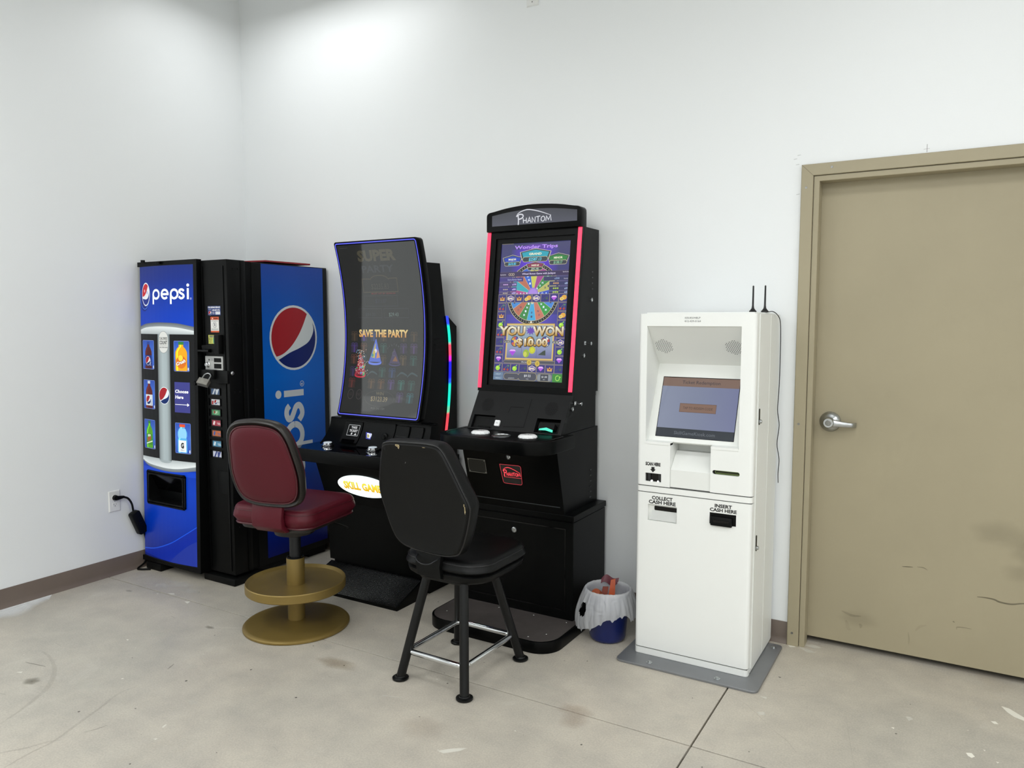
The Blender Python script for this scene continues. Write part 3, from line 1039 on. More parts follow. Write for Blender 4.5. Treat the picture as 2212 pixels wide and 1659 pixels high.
window(.056, .181, 1.213, 1.383)
bottle(.121, 1.216, .078, .158, '#4b1512', '#23408e', '#0f2a7c', '', 5)
A.globe(.116, 1.262, .027, .027, 6)
A.text('pepsi', .146, 1.236, .012, None, '#e8ecef', 6.2, rot=90, align='l')
window(.058, .183, .978, 1.148)
bottle(.121, .981, .078, .162, '#5a1a16', '#cfd4da', '#d9dde2', '', 5)
A.globe(.114, 1.030, .027, .027, 6)
A.text('pepsi', .146, 1.002, .012, None, '#23408e', 6.2, rot=90, align='l')
window(.058, .179, .740, .913)
bottle(.118, .744, .074, .162, '#57a321', '#2f7a35', '#3f8f2a', '', 5, lz=(.12, .52))
A.text('Mtn', .116, .812, .015, .032, '#e9f0dc', 6.2, bold=.03, shear=.2, rot=12)
A.text('DEW', .118, .788, .022, .048, '#c33a30', 6.2, bold=.05, shear=.3, rot=18)
A.poly([(.085, .772), (.150, .790), (.150, .783), (.085, .764)], '#d7e6c6', 6.1)
window(.365, .486, 1.209, 1.383)
bottle(.424, 1.212, .094, .166, '#e8a41c', '#2f7d3c', None, '', 5, shape='fat')
A.ell(.424, 1.262, .040, .036, '#d9701e', 6)
A.ell(.420, 1.285, .018, .017, '#f4d23c', 6.1)
A.text('Crush', .424, 1.252, .019, .074, '#3c2410', 6.3, bold=.07, shear=.2, rot=18)
A.text('Crush', .424, 1.252, .019, .074, '#fdfaf2', 6.6, bold=.035, shear=.2, rot=18)
A.rect(.366, .487, .972, 1.147, '#3d3f86', 4)
A.text('Choose', .371, 1.085, .019, .104, '#ffffff', 5, align='l', bold=.03, shear=.15)
A.text('Here', .371, 1.052, .019, .066, '#ffffff', 5, align='l', bold=.03, shear=.15)
A.rect(.370, .468, 1.0165, 1.0195, '#ffffff', 5)
A.poly([(.466, 1.028), (.482, 1.018), (.466, 1.008)], '#ffffff', 5)
window(.366, .488, .736, .912)
bottle(.424, .740, .078, .165, '#5fb3e6', '#e0522c', None, '', 5, shape='sport')
A.band([(.393, .825), (.392, .855), (.400, .88)], [(.455, .825), (.456, .855), (.448, .88)], '#8fcdf2', 5.6)
A.rect(.394, .454, .745, .812, '#e9edee', 6)
A.text('G', .424, .768, .030, .024, '#1d1d1d', 6.3, bold=.06)
A.text('ZERO', .424, .752, .007, .03, '#44484c', 6.3)
for x, z in ((.177, 1.219), (.179, .984), (.174, .746), (.480, 1.215), (.482, .742)):
    A.rect(x - .005, x + .002, z, z + .016, '#e6e9ec', 6.5)
# header logo
gx, gz = .103, 1.652
for k in range(34):
    a = 2 * PI * k / 34
    if gx - .018 + .052 * math.cos(a) < PX0 + .006:
        continue
    A.ell(gx - .018 + .052 * math.cos(a), gz - .016 + .076 * math.sin(a), .0058, .0082, '#16297c', 2, n=8)
A.ell(gx - .014, gz - .016, .052, .076, '#16297c', 2.4)
A.ring(gx - .014, gz - .012, .053, .076, .004, '#3f7ae6', 2.6, 150, 330)
A.poly([(gx + a * .043 + b * .010, gz + b * .067 - a * .014) for a, b in arc(0, 0, 1, 1, 0, 350, 35)], '#e6e9ee', 3)


def tilt(p):
    return [(gx + a * .043 + b * .010, gz + b * .067 - a * .014) for a, b in p]


A.poly(tilt(arc(0, 0, .9, .9, 62, 205, 20) + cat2([(-.80, -.36), (-.45, -.26), (-.1, -.02), (.15, .3), (.3, .6), (.40, .80)], 4)[1:-1]), '#c02530', 4)
A.poly(tilt(arc(0, 0, .9, .9, 215, 385, 20) + cat2([(.80, .38), (.74, .05), (.5, -.25), (.1, -.42), (-.35, -.48), (-.72, -.53)], 4)[1:-1]), '#1c2f86', 4)
A.ell(gx - .012, gz + .02, .006, .009, '#e7b0b4', 5)
A.ell(gx + .016, gz + .010, .007, .010, '#aeb6d6', 5)


def pepsi(A, x, y, s, w, col, L, rot=0):
    """rounded lower-case word drawn as strokes; s = x-height, x,y = left end of the baseline; returns length"""
    def circ(cx, a0=0, a1=360, n=22):
        return [(cx + (.5 - w / 2) * math.cos(math.radians(a0 + (a1 - a0) * k / n)), .5 + (.5 - w / 2) * math.sin(math.radians(a0 + (a1 - a0) * k / n))) for k in range(n + 1)]
    S = []
    for px in (0, 2.28):
        S.append(circ(px + .5))
        S.append([(px + w / 2, .5), (px + w / 2, -.42)])
    S.append(circ(1.64, 0, 318))
    S.append([(1.64 - .5 + w * .8, .5), (1.64 + .5, .5)])
    S.append([(3.57 + (a - 3.70) * 1.15, b) for a, b in cat2([(3.94, .74), (3.84, .86), (3.68, .89), (3.54, .80), (3.55, .66), (3.70, .54), (3.88, .42), (3.93, .26), (3.82, .13), (3.64, .105), (3.47, .26)], 4)])
    S.append([(4.28, 0), (4.28, 1)])
    A.strokes(S, x, y, s, w * s, col, L, rot=rot)
    ca, sa = math.cos(math.radians(rot)), math.sin(math.radians(rot))
    dx, dy = 4.28 * s, 1.27 * s
    A.ell(x + dx * ca - dy * sa, y + dx * sa + dy * ca, .145 * s, .145 * s, col, L)


_pw = .0735
_P = Art()
pepsi(_P, 0, 0, .0625, .21, '#eef2f8', 3)
for vs, fs, cs, L in _P.it:        # slightly condensed to fit the panel
    A.it.append(([(.176 + v[0] * 1.145, 1.619 + v[1]) for v in vs], fs, cs, L))
A.ring(.503, 1.6225, .0055, .0062, .0013, '#c9d2ea', 3, n=14)
A.text('R', .503, 1.6195, .006, .005, '#c9d2ea', 3)
A.build('panel_graphic', art_mat('backlit_print', emit=.27, rough=.3, spec=.22), panel, lambda u, v, h: (u, vps(u, v) - .0005 - h, v), ucuts=[PX0 + (PX1 - PX0) * i / 12 for i in range(1, 12)] + [HX0, HX1], vcuts=[HZ0, HZ1], holes=[(HX0, HX1, HZ0, HZ1)], label='lit blue panel with white logo and bottle pictures')

# rim of the panel at its foot
rm = MB()
rm.tube([(PX0 + (PX1 - PX0) * i / 10, vps(PX0 + (PX1 - PX0) * i / 10, .08) - .001, .08) for i in range(11)], .0035, 6)
rm.build('panel_rim', M_BLK, t)
for x, z in ((.09, 1.842), (.235, 1.829)):
    MB().cyl((x, -.83, z - .004), .012, .014, 'z', 12).build('frame_clip', M_BLK2, t)
MB().cyl((.547, -.853, 1.147), .012, .012, 'y', 12).build('frame_lock', M_BLK2, t)

# coin column fittings
cyf = VM_YF
q = MB()
q.holed([.565, .575, .735, .745], [.08, .655, .66, 1.80], lambda x, z: not (.575 < x < .735), lambda x, z: (x, cyf - .006, z), lambda x, z: (x, cyf + .002, z))
q.build('column_trim', M_BLK, t, smooth=0)
q = MB()
q.box(.645, .735, cyf - .003, cyf, .52, .65, .002)
q.build('change_door', M_BLK2, t)


def sticker(name, x0, x1, z0, z1, fn, label=None, par=t, y=cyf):
    a = Art()
    fn(a)
    return a.build(name, art_mat('printed_sticker', emit=.10, rough=.4), par, lambda u, v, h: (u, y - .0006 - h, v), label=label)


def f_rep(a):
    a.rect(.606, .713, 1.528, 1.580, '#16306e', 1)
    a.rect(.606, .713, 1.566, 1.580, '#2b3f74', 1.5)
    a.text('FOR REPAIR SERVICE', .6595, 1.568, .009, .100, '#ffffff', 2, bold=.02)
    a.text('PHONE', .623, 1.559, .004, .02, '#ffffff', 2)
    a.text('1-800-887-3776', .674, 1.553, .0085, .066, '#ffffff', 2, bold=.02)
    a.globe(.624, 1.541, .013, .012, 2)
    a.text('ASSET', .652, 1.543, .005, .022, '#ffffff', 2)
    a.text('CODE', .652, 1.535, .005, .02, '#ffffff', 2)
    a.rect(.670, .709, 1.533, 1.549, '#dfe3ea', 2)
    a.text('0 2 7 6', .690, 1.538, .007, .03, '#2a2a33', 3)


def f_warn(a):
    a.rect(.627, .696, 1.433, 1.520, '#dcdcd8', 1)
    a.rect(.627, .696, 1.503, 1.520, '#c4542c', 2)
    a.rect(.627, .696, 1.433, 1.442, '#c4542c', 2)
    a.poly([(.640, 1.507), (.650, 1.507), (.645, 1.516)], '#f2e6dc', 3)
    a.text('WARNING', .671, 1.507, .008, .036, '#3a1a10', 3, bold=.02)
    a.ring(.6615, 1.475, .016, .017, .002, '#77777a', 2)
    a.line([(.651, 1.486), (.672, 1.464)], .002, '#77777a', 3)
    a.poly([(.656, 1.466), (.667, 1.470), (.666, 1.484), (.659, 1.485)], '#8b8b8d', 2)
    for z in (1.498, 1.494, 1.453, 1.449, 1.446):
        a.rect(.633, .690, z, z + .0018, '#9a9a98', 2)


def f_yel(a):
    a.rect(.604, .684, 1.369, 1.418, '#c9cc63', 1)
    a.rect(.612, .682, 1.404, 1.415, '#20221c', 2)
    a.text('$1 & $5 BILLS', .647, 1.406, .007, .062, '#e9e7c2', 3, bold=.02)
    a.rect(.644, .682, 1.371, 1.402, '#4f9a78', 2)
    a.text('FACE', .624, 1.392, .007, .024, '#2b2c18', 3, bold=.02)
    a.text('UP', .624, 1.382, .007, .012, '#2b2c18', 3, bold=.02)
    a.poly([(.620, 1.379), (.628, 1.379), (.624, 1.372)], '#2b2c18', 3)
    a.poly([(.650, 1.374), (.662, 1.374), (.672, 1.392), (.664, 1.398), (.655, 1.388)], '#dfe9e2', 3)
    a.rect(.608, .611, 1.372, 1.404, '#20221c', 2)


sticker('service_sticker', 0, 0, 0, 0, f_rep, 'blue service sticker with phone number')
sticker('warning_sticker', 0, 0, 0, 0, f_warn, 'white and orange warning sticker')
sticker('bill_sticker', 0, 0, 0, 0, f_yel, 'yellow and green bill sticker')
q = MB()
q.box(.575, .690, cyf - .028, cyf + .001, 1.318, 1.362, .004)
q.box(.690, .728, cyf - .034, cyf + .001, 1.314, 1.420, .004)
ba = q.build('bill_acceptor', M_BLK2, t)
q = MB()
q.prism([(cyf - .05, 1.326), (cyf - .05, 1.336), (cyf - .027, 1.342), (cyf - .027, 1.320)], 'x', .572, .66)
q.build('bill_slot', M_BLKG, ba, smooth=0)
co = MB().box(.578, .724, cyf - .008, cyf + .001, 1.222, 1.300, .003).build('coin_plate', M_GREYPL, t, label='grey coin slot plate')
q = MB()
q.box(.655, .715, cyf - .0095, cyf - .007, 1.267, 1.290)
q.box(.655, .715, cyf - .0095, cyf - .007, 1.232, 1.258)
q.build('coin_slot', M_BLK2, co, smooth=0)
q = MB()
q.lathe([(.016, 0), (.016, .003), (.012, .006), (.0115, .016), (.009, .018), (.001, .018)], (.605, cyf - .008, 1.252), 18, 'y')
q.build('coin_return', M_CHROME, co)
a = Art()
a.ell(.613, 1.279, .005, .006, '#202020', 1, n=10)
a.text('COIN', .635, 1.282, .005, .02, '#303030', 1)
a.text('RETURN', .637, 1.275, .005, .024, '#303030', 1)
a.build('coin_lettering', art_mat('printed_sticker'), co, lambda u, v, h: (u, cyf - .0082 - h, v))
q = MB()
q.box(.548, .676, cyf - .03, cyf + .001, 1.172, 1.224, .003)
q.box(.676, .772, cyf - .016, cyf + .001, 1.150, 1.222, .003)
hs = q.build('hasp', M_BLK, t)
MB().lathe([(.011, 0), (.011, .006), (.006, .011), (.001, .011)], (.775, cyf + .012, 1.207), 14, 'x').build('hasp_bolt', M_STEEL, hs)
LBL = [('#3b5478', '#cfd6dd'), ('#c4c7cc', '#a12a2c'), ('#3f7a55', '#c9d8bd'), ('#a03746', '#e6dadb'), ('#b9683f', '#3d5b97'), ('#4d88a8', '#d7e0e4'), ('#c9cddc', '#33417f')]
for k, (c1, c2) in enumerate(LBL):
    z1 = 1.119 - .0593 * k
    z0 = z1 - .037
    bt = MB().holed([.596, .600, .690, .694], [z0 - .003, z0 + .001, z1 - .001, z1 + .003], lambda x, z: not (.600 < x < .690 and z0 + .001 < z < z1 - .001), lambda x, z: (x, cyf - .007, z), lambda x, z: (x, cyf + .001, z)).build('selection_button', M_BLKG, t, smooth=0)
    a = Art()
    a.rect(.600, .690, z0, z1, '#0b0c0e', 1)
    a.rect(.613, .688, z0 + .002, z1 - .003, c1, 2)
    zc = (z0 + z1) / 2
    if k in (0, 6):
        a.poly([(.622, z0 + .002), (.634, z0 + .002), (.652, z1 - .003), (.640, z1 - .003)], c2, 3)
        a.poly([(.652, z0 + .002), (.664, z0 + .002), (.680, z1 - .003), (.668, z1 - .003)], c2, 3)
        a.rect(.652, .664, z0 + .002, z1 - .006, c2, 2.6)
    elif k == 1:
        a.globe(.650, zc, .013, .013, 3)
        a.poly([(.615, z0 + .004), (.628, z0 + .004), (.632, z1 - .014), (.618, z1 - .012)], c2, 3)
        a.text('diet', .674, zc - .005, .007, .018, '#44506e', 3)
    elif k == 2:
        a.ell(.650, zc, .028, .015, '#5f9a6f', 3)
        a.text('UP', .652, zc - .006, .013, .024, c2, 4, bold=.04, rot=10)
        a.ell(.637, zc + .002, .006, .008, '#aa3333', 4)
    else:
        a.poly([(.620, zc - .010), (.634, zc - .013), (.641, zc + .008), (.628, zc + .012)], c2, 3)
        a.rect(.655, .682, zc - .002, zc + .001, c2, 3)
        a.rect(.660, .684, zc - .009, zc - .006, c2, 3)
    a.build('flavour_label', art_mat('printed_sticker'), bt, lambda u, v, h: (u, cyf - .001 - h, v))

# side graphic and rivets
A = Art()
A.vgrad(-.549, -.058, .092, 1.825, [(0, '#04105c'), (.2, '#052c92'), (.4, '#0453b0'), (.62, '#0262c2'), (.82, '#0c54b0'), (1, '#1f4298')], 1)
A.globe(-.307, 1.395, .190, .196, 2, cols=('#c9cfd0', '#9b2129', '#0b1f63'))
_P = Art()
pepsi(_P, 0, 0, .159, .225, '#bfc5c9', 3)
for vs, fs, cs, L in _P.it:
    A.it.append(([(-.239 - v[1], .324 + v[0] * 1.08) for v in vs], fs, cs, L))
A.ring(-.251, 1.113, .017, .018, .0035, '#bfc5c9', 3, n=20)
A.text('R', -.244, 1.113, .017, .013, '#bfc5c9', 3, bold=.03, rot=90)
A.build('side_graphic', art_mat('side_print', rough=.32, spec=.25), vm, lambda u, v, h: (VM_X1 + .0006 + h, u, v), label='blue side graphic with round logo and vertical lettering')
for xo, L_ in ((.004, ((-.746, 1.786), (-.713, 1.786), (-.75, 1.483), (-.718, 1.483), (-.757, 1.099), (-.722, 1.099), (-.75, .70), (-.718, .70), (-.75, .33), (-.718, .33))), (0, ((-.59, 1.79), (-.595, 1.488), (-.60, 1.10)))):
    for y, z in L_:
        MB().lathe([(.0055, 0), (.0045, .003), (.001, .004)], (VM_X1 + xo, y, z), 8, 'x').build('rivet', M_BLK2, vm)
q = MB()
q.box(VM_X1 - .002, VM_X1 + .008, -.695, -.668, .06, 1.83, .002)
q.build('door_edge_trim', M_BLK, vm)

# padlock hanging from the hasp
t = thing('padlock', 'grey laminated steel padlock hanging from the hasp on the drink machine', 'padlock', (.655, -.845, 1.13))
R_ = Matrix.Translation((.655, -.872, 1.158)) @ Matrix.Rotation(math.radians(14), 4, 'Y') @ Matrix.Rotation(math.radians(24), 4, 'Z') @ Matrix.Rotation(math.radians(-48), 4, 'X')
q = MB()
for k in range(5):
    q.box(-.031, .031, -.015, .015, -.019 + k * .0078, -.0122 + k * .0078, .0016, 1)
q.box(-.029, .029, -.0135, .0135, -.019, .019)
for k in (-.021, -.007, .007, .021):
    q.cyl((k, .008, -.0195), .003, .001, 'z', 8)
    q.cyl((k, -.008, -.0195), .003, .001, 'z', 8)
q.move(R_).build('lock_body', mat('worn_zinc', '#98968f', rough=.45, metal=.7, vary=(40, .15)), t)
q = MB()
q.tube([(-.019, 0, .02), (-.019, 0, .045)] + [(.019 * math.cos(a), 0, .045 + .019 * math.sin(a)) for a in [PI - PI * k / 8 for k in range(1, 8)]] + [(.019, 0, .045), (.019, 0, .02)], .0042, 8)
q.move(R_).build('shackle', M_STEEL, t)

# red folder on top of the machine
q = MB()
q.loft([[(.50, -.52, 1.842), (.74, -.49, 1.842), (.735, -.13, 1.842), (.49, -.16, 1.842)], [(.50, -.52, 1.850), (.74, -.49, 1.850), (.735, -.13, 1.852), (.49, -.16, 1.852)]])
o = q.build('folder', mat('red_card', '#8e1c24', rough=.6), None, smooth=0, base=(.62, -.33, 1.842))
tagp(o, 'red folder lying flat on top of the drink machine', 'folder')
q = MB()
q.loft([[(.34, -.45, 1.8365), (.60, -.50, 1.8365), (.64, -.2, 1.8365), (.38, -.17, 1.8365)], [(.34, -.45, 1.8415), (.60, -.50, 1.8415), (.64, -.2, 1.8415), (.38, -.17, 1.8415)]])
o = q.build('paper_stack', mat('pale_paper', '#b8aaa2', rough=.8), None, smooth=0, base=(.48, -.33, 1.8365))
tagp(o, 'thin stack of pale papers under the red folder on the drink machine', 'papers')

# power cord
t = thing('power_cord', 'black power cord with inline safety box plugged into the left wall outlet', 'power cord', (.03, -.95, .3))
py, pz = -1.013, .461
q = MB()
q.cyl((.009, py, pz), .0165, .018, 'x', 16, r2=.0145)
q.loft([[(.018, py + .0, pz - .012), (.036, py, pz - .012), (.036, py, pz + .012), (.018, py, pz + .012)], [(.021, py + .045, pz - .007), (.034, py + .045, pz - .007), (.034, py + .045, pz + .005), (.021, py + .045, pz + .005)]])
q.build('plug', M_BLK2, t)
q = MB()
q.tube([(.028, py + .04, pz - .001), (.03, -.945, .445), (.032, -.925, .41), (.034, -.918, .365)], .0062, 8, smooth=5)
q.build('cord', M_BLK2, t)
q = MB()
q.tube([(.036, -.858, .225), (.03, -.845, .19), (.0125, -.82, .10), (.0125, -.84, .03), (.03, -.90, .008), (.06, -.905, .008), (.11, -.872, .008)], .0055, 8, smooth=5)
q.build('cord', M_BLK2, t)
q = MB()
Mx = Matrix.Translation((.036, -.892, .29)) @ Matrix.Rotation(math.radians(22), 4, 'X')
q.prism(rrect(-.029, .029, -.075, .075, .014), 'x', -.018, .022, .005)
q.move(Mx)
bx = q.build('safety_box', M_BLK2, t)
q = MB()
for z in (.012, -.004):
    q.box(.022, .0245, -.006, .006, z - .005, z + .005, .001, 1)
q.cyl((.022, .004, -.022), .0022, .001, 'x', 8)
q.move(Mx).build('button', M_BLKG, bx)

# ------------------------------------------------------------------ curved-screen skill game cabinet
M_CAB = mat('black_cabinet_laminate', '#020303', rough=.36, spec=.12)
t = pg = thing('curved_game_cabinet', 'black skill game cabinet with tall curved screen outlined in blue light', 'game cabinet', (1.475, -.35, 0))
GX0, GX1 = 1.20, 1.775
q = MB()
q.prism([(-.05, .02), (-.395, .02), (-.395, .12), (-.43, .125), (-.446, .47), (-.54, .735), (-.05, .735)], 'x', 1.15, 1.80)
ped = q.build('pedestal', M_CAB, t, smooth=0)
MB().box(1.16, 1.79, -.33, -.06, 0, .02).build('foot', M_BLK2, t, smooth=0)
q = MB()
q.prism([(-.625, 0), (-.625, .018), (-.395, .10), (-.395, 0)], 'x', 1.125, 1.80)
rp = q.build('foot_ramp', M_CAB, t, smooth=0)
# raised tread on the ramp: thousands of tiny pyramids
q = MB()
rn = Vector((0, -(.10 - .018), (.625 - .395))).normalized()
rd = Vector((0, .23, .082)).normalized()
Lr = math.hypot(.23, .082)
NU, NV = 74, 28
for i in range(NU):
    for j in range(NV):
        c = Vector((1.135 + .655 * (i + .5) / NU, -.625, .018)) + rd * (Lr * (j + .5) / NV) + rn * .0003
        ux = Vector((.655 / NU * .42, 0, 0))
        uy = rd * (Lr / NV * .42)
        V = [q.bm.verts.new(c + d) for d in (-ux - uy, ux - uy, ux + uy, -ux + uy)]
        tp = q.bm.verts.new(c + rn * .0022)
        for k in range(4):
            q.bm.faces.new((V[k], V[(k + 1) % 4], tp))
q.build('tread', mat('black_tread', '#050607', rough=.25, spec=.6), rp, smooth=0, kind='stuff')
# deck
DZ = .795
dk = MB()
dk.prism(rrect(1.045, 1.905, -.632, -.34, (.05, .05, .002, .002), 6), 'z', .727, DZ, .008, 3)
deck = dk.build('button_deck', M_CAB, t)
q = MB()
q.prism(rrect(1.055, 1.895, -.622, -.345, (.045, .045, .002, .002), 6), 'z', DZ, DZ + .0015)
q.build('deck_glass', mat('deck_gloss', '#020306', rough=.03, spec=.6), deck, smooth=0)
for x, y in ((1.205, -.49), (1.535, -.49)):
    q = MB()
    q.lathe([(.034, 0), (.036, .004), (.036, .009), (.030, .011), (.029, .017), (.024, .019), (.001, .019)], (x, y, DZ + .0015), 24)
    bt = q.build('play_button', M_CHROME, deck, smooth=30)
    MB().lathe([(.024, 0), (.022, .003), (.001, .0035)], (x, y, DZ + .0203), 24).build('button_cap', mat('clear_button_cap', '#c9d3d8', rough=.15, emit='#e8f4ff', es=.25), bt)
q = MB()
q.prism([(-.45, .70), (-.52, .70), (-.55, .727), (-.45, .727)], 'x', 1.45, 1.80)
q.build('deck_bracket', M_CAB, deck, smooth=0)
# swooping control panel
PT, PB = .938, DZ + .001
cpn = MB()
rings = []
for k in range(9):
    e = k / 8
    z = PT - (PT - PB) * e
    y = -.362 - .080 * e ** 1.9
    xl, xr = 1.111 - .015 * e ** 2, 1.834 + .015 * e ** 2
    rings.append([(xl, y, z), (xr, y, z), (xr, -.295, z), (xl, -.295, z)])
cpn.loft(rings)
cpo = cpn.build('control_panel', M_CAB, t, smooth=30)


def cpy(z):
    e = min(1, max(0, (PT - z) / (PT - PB)))
    return -.362 - .080 * e ** 1.9


def cmap(u, v, h):
    return (u, cpy(v) - h, v)


def cpad(name, x0, x1, z0, z1, d, m, par=cpo, r=.004):
    b = MB()
    b.slab2(rrect(x0, x1, z0, z1, r, 3), [z0 + (z1 - z0) * i / 6 for i in range(1, 6)], lambda u, v: (u, cpy(v) - d, v), (0, d + .004, 0))
    return b.build(name, m, par)


tk = cpad('ticket_printer', 1.235, 1.365, .815, .925, .012, M_BLK2)
cpad('ticket_slot', 1.255, 1.345, .818, .832, .018, M_BLKG, tk, .002)
a = Art()
a.outline(rrect(1.268, 1.350, .852, .908, .002, 2), .0022, '#d8dcde', 1)
a.text('TAKE', 1.309, .889, .0125, .042, '#f2f4f5', 1, bold=.03)
a.text('TICKET', 1.309, .871, .0125, .060, '#f2f4f5', 1, bold=.03)
a.ell(1.302, .8615, .0055, .0055, '#f2f4f5', 1, n=10)
a.rect(1.3005, 1.3035, .8545, .859, '#f2f4f5', 1)
a.poly([(1.322, .856), (1.338, .856), (1.338, .861), (1.333, .861), (1.330, .867), (1.327, .861), (1.322, .861)], '#f2f4f5', 1)
a.build('ticket_lettering', art_mat('glow_print', emit=.75, diffuse=False, rough=.3), tk, lambda u, v, h: (u, cpy(v) - .0125 - h, v), label='glowing white lettering')
md = cpad('centre_module', 1.372, 1.60, .803, .932, .010, M_BLK2)
q = MB()
q.prism([(1.422, .848), (1.446, .845), (1.448, .872), (1.424, .875)], 'y', cpy(.86) - .022, cpy(.86) - .006, .003)
q.build('service_button', mat('lit_button', '#e8ecf4', rough=.3, emit='#dfe6ff', es=.8), md)
a = Art()
a.outline([(1.419, .845), (1.449, .842), (1.451, .875), (1.421, .878)], .003, '#5a63f0', 1)
a.rect(1.427, 1.443, .851, .869, '#c9c58a', 2)
a.build('button_glow', art_mat('glow_print', emit=.75, diffuse=False, rough=.3), md, lambda u, v, h: (u, cpy(.86) - .0225 - h, v))
q = MB()
q.lathe([(.022, 0), (.022, .008), (.017, .012), (.012, .013), (.011, .018), (.001, .018)], (1.543, cpy(.861) - .008, .861), 20, 'y')
q.build('key_switch', M_BLK2, md)
bl = cpad('bill_acceptor', 1.610, 1.70, .815, .925, .014, M_BLK2)
cpad('bill_slot', 1.622, 1.69, .868, .874, .0155, M_BLKG, bl, .001)
cpad('blank_cover', 1.708, 1.79, .815, .925, .008, M_BLK2)
q = MB()
q.box(1.12, 1.83, -.37, -.295, PT, PT + .006, .001, 1)
q.build('panel_lip', M_CAB, cpo, smooth=0)


# cabinet behind the screen
def gy(z):
    return -.32 - .08 * ((z - 1.445) / .49) ** 2


LEDP = [(-.146, 1.526), (-.126, 1.425), (-.119, 1.33), (-.119, 1.25), (-.124, 1.13), (-.136, 1.016), (-.155, .91), (-.178, .80)]
ledc = cat2(LEDP, 5)
cab = MB()
prof = [(gy(z) + .03, z) for z in [.945 + .865 * i / 10 for i in range(11)]] + [(-.192, 1.812), (-.146, 1.526)] + ledc[1:-1] + [(-.178, .80), (-.30, .80), (-.30, .945)]
cab.prism(prof, 'x', GX0, GX1)
cb = cab.build('cabinet', M_CAB, t, smooth=0)
bk = MB()
bk.prism([(-.126, 1.522), (-.045, 1.468), (-.045, .03), (-.25, .03), (-.25, .80), (-.15, .80)] + [(y + .004, z) for y, z in reversed(ledc[:-1])], 'x', GX0 + .01, GX1 + .006)
bk.build('back_box', M_CAB, t, smooth=0)
a = Art()
SEG = [(1.526, 1.478, '#2a46ff'), (1.478, 1.372, '#00f0d0'), (1.372, 1.30, '#ff4a68'), (1.30, 1.277, '#f020e0'), (1.277, 1.17, '#1010f4'), (1.17, 1.15, '#2060f8'), (1.15, 1.015, '#00f0d0'), (1.015, .985, '#70d8a8'), (.985, .80, '#ff4a58')]


def ledy(z):
    for (y0, z0), (y1, z1) in zip(ledc, ledc[1:]):
        if z1 <= z <= z0:
            return y0 + (y1 - y0) * (z - z0) / (z1 - z0)
    return ledc[-1][0] if z < ledc[-1][1] else ledc[0][0]


cols_ = []
for k, (zt, zb, c) in enumerate(SEG):
    zz = [zt - .010 - (zt - zb - .020) * i / 4 for i in range(5)] if zt - zb > .05 else [zt - .004, zb + .004]
    for z in zz:
        cols_.append((z, lin(c)))
cols_ = [(1.526, lin('#3a58ff'))] + cols_ + [(.80, lin('#ff4a58'))]
vs = [(ledy(z) - .005, z) for z, c in cols_] + [(ledy(z) + .021, z) for z, c in cols_]
nn = len(cols_)
a.add(vs, [(i, i + 1, nn + i + 1, nn + i) for i in range(nn - 1)], tuple([c for z, c in cols_] * 2), 1)
a.build('light_strip', art_mat('led_print', emit=1.1, diffuse=False), cb, lambda u, v, h: (GX1 + .0065 + h, u, v), label='curved strip of multicoloured light')
q = MB()
for z in (1.396, 1.368, 1.340):
    q.box(GX1 - .001, GX1 + .0015, -.242, -.163, z - .004, z + .004)
q.build('vent', M_BLK2, cb, smooth=0)
for z in (.907, .871):
    q = MB()
    q.lathe([(.011, 0), (.011, .004), (.007, .005), (.006, .003), (.001, .003)], (GX1 + .0, -.272, z), 16, 'x')
    q.build('side_lock', M_STEEL, cb)

# screen head
fo = rrect(1.189, 1.779, .957, 1.937, .016, 5)
fm = MB()
fm.slab2(fo, [.957 + .98 * i / 24 for i in range(1, 24)], lambda u, v: (u, gy(v), v), (0, .05, 0))
fm._bev(fm.bm.verts[:], .004, 2, .9)
frm = fm.build('screen_frame', M_CAB, t, smooth=25)
CUTS = [.957 + .98 * i / 28 for i in range(1, 28)]
a = Art()
lo = rrect(1.200, 1.766, .970, 1.926, .012, 4)
a.outline(lo, .0062, '#2226cc', 1)
a.outline(lo, .0028, '#7078ff', 2)
a.build('light_outline', art_mat('led_print', emit=1.1, diffuse=False), frm, lambda u, v, h: (u, gy(v) - .0006 - h, v), vcuts=CUTS, label='thin blue light line around the screen')
A = Art()
A.rect(1.209, 1.757, .978, 1.917, '#000000', 1)
GD = '#3a3521'
A.text('SUPER', 1.480, 1.828, .056, .27, '#3d3827', 2, bold=.05)
A.text('PARTY', 1.474, 1.765, .038, .225, '#23262b', 2, bold=.03)
A.rect(1.226, 1.285, 1.9015, 1.9025, '#555555', 2)
ob = [(1.352, 1.657), (1.598, 1.657), (1.598, 1.73), (1.548, 1.73)] + arc(1.475, 1.722, .065, .026, 10, 170, 8) + [(1.402, 1.73), (1.352, 1.73)]
A.outline(ob, .004, '#3c3420', 2)
A.text('$2235.83', 1.474, 1.673, .031, .125, '#2f2d25', 2)
A.text('MUST HIT BY $2500.00', 1.493, 1.645, .008, .17, '#6b2020', 2, bold=.01)
A.outline([(1.353, 1.579), (1.588, 1.579), (1.588, 1.637), (1.353, 1.637)], .0025, '#22242a', 2)
A.text('$311.07', 1.471, 1.598, .022, .08, '#1c2030', 2)
for x0, x1 in ((1.304, 1.471), (1.487, 1.659)):
    A.outline([(x0, 1.515), (x1, 1.515), (x1, 1.566), (x0, 1.566)], .0022, '#22242a', 2)
A.text('$84.20', 1.388, 1.524, .02, .07, '#1a2028', 2)
A.text('$29.43', 1.555, 1.523, .021, .066, '#5d706c', 2)
A.text('SAVE THE PARTY', 1.4765, 1.409, .040, .352, None, 6, bold=.045, grad=('#c98a3a', '#e6cf8a'))


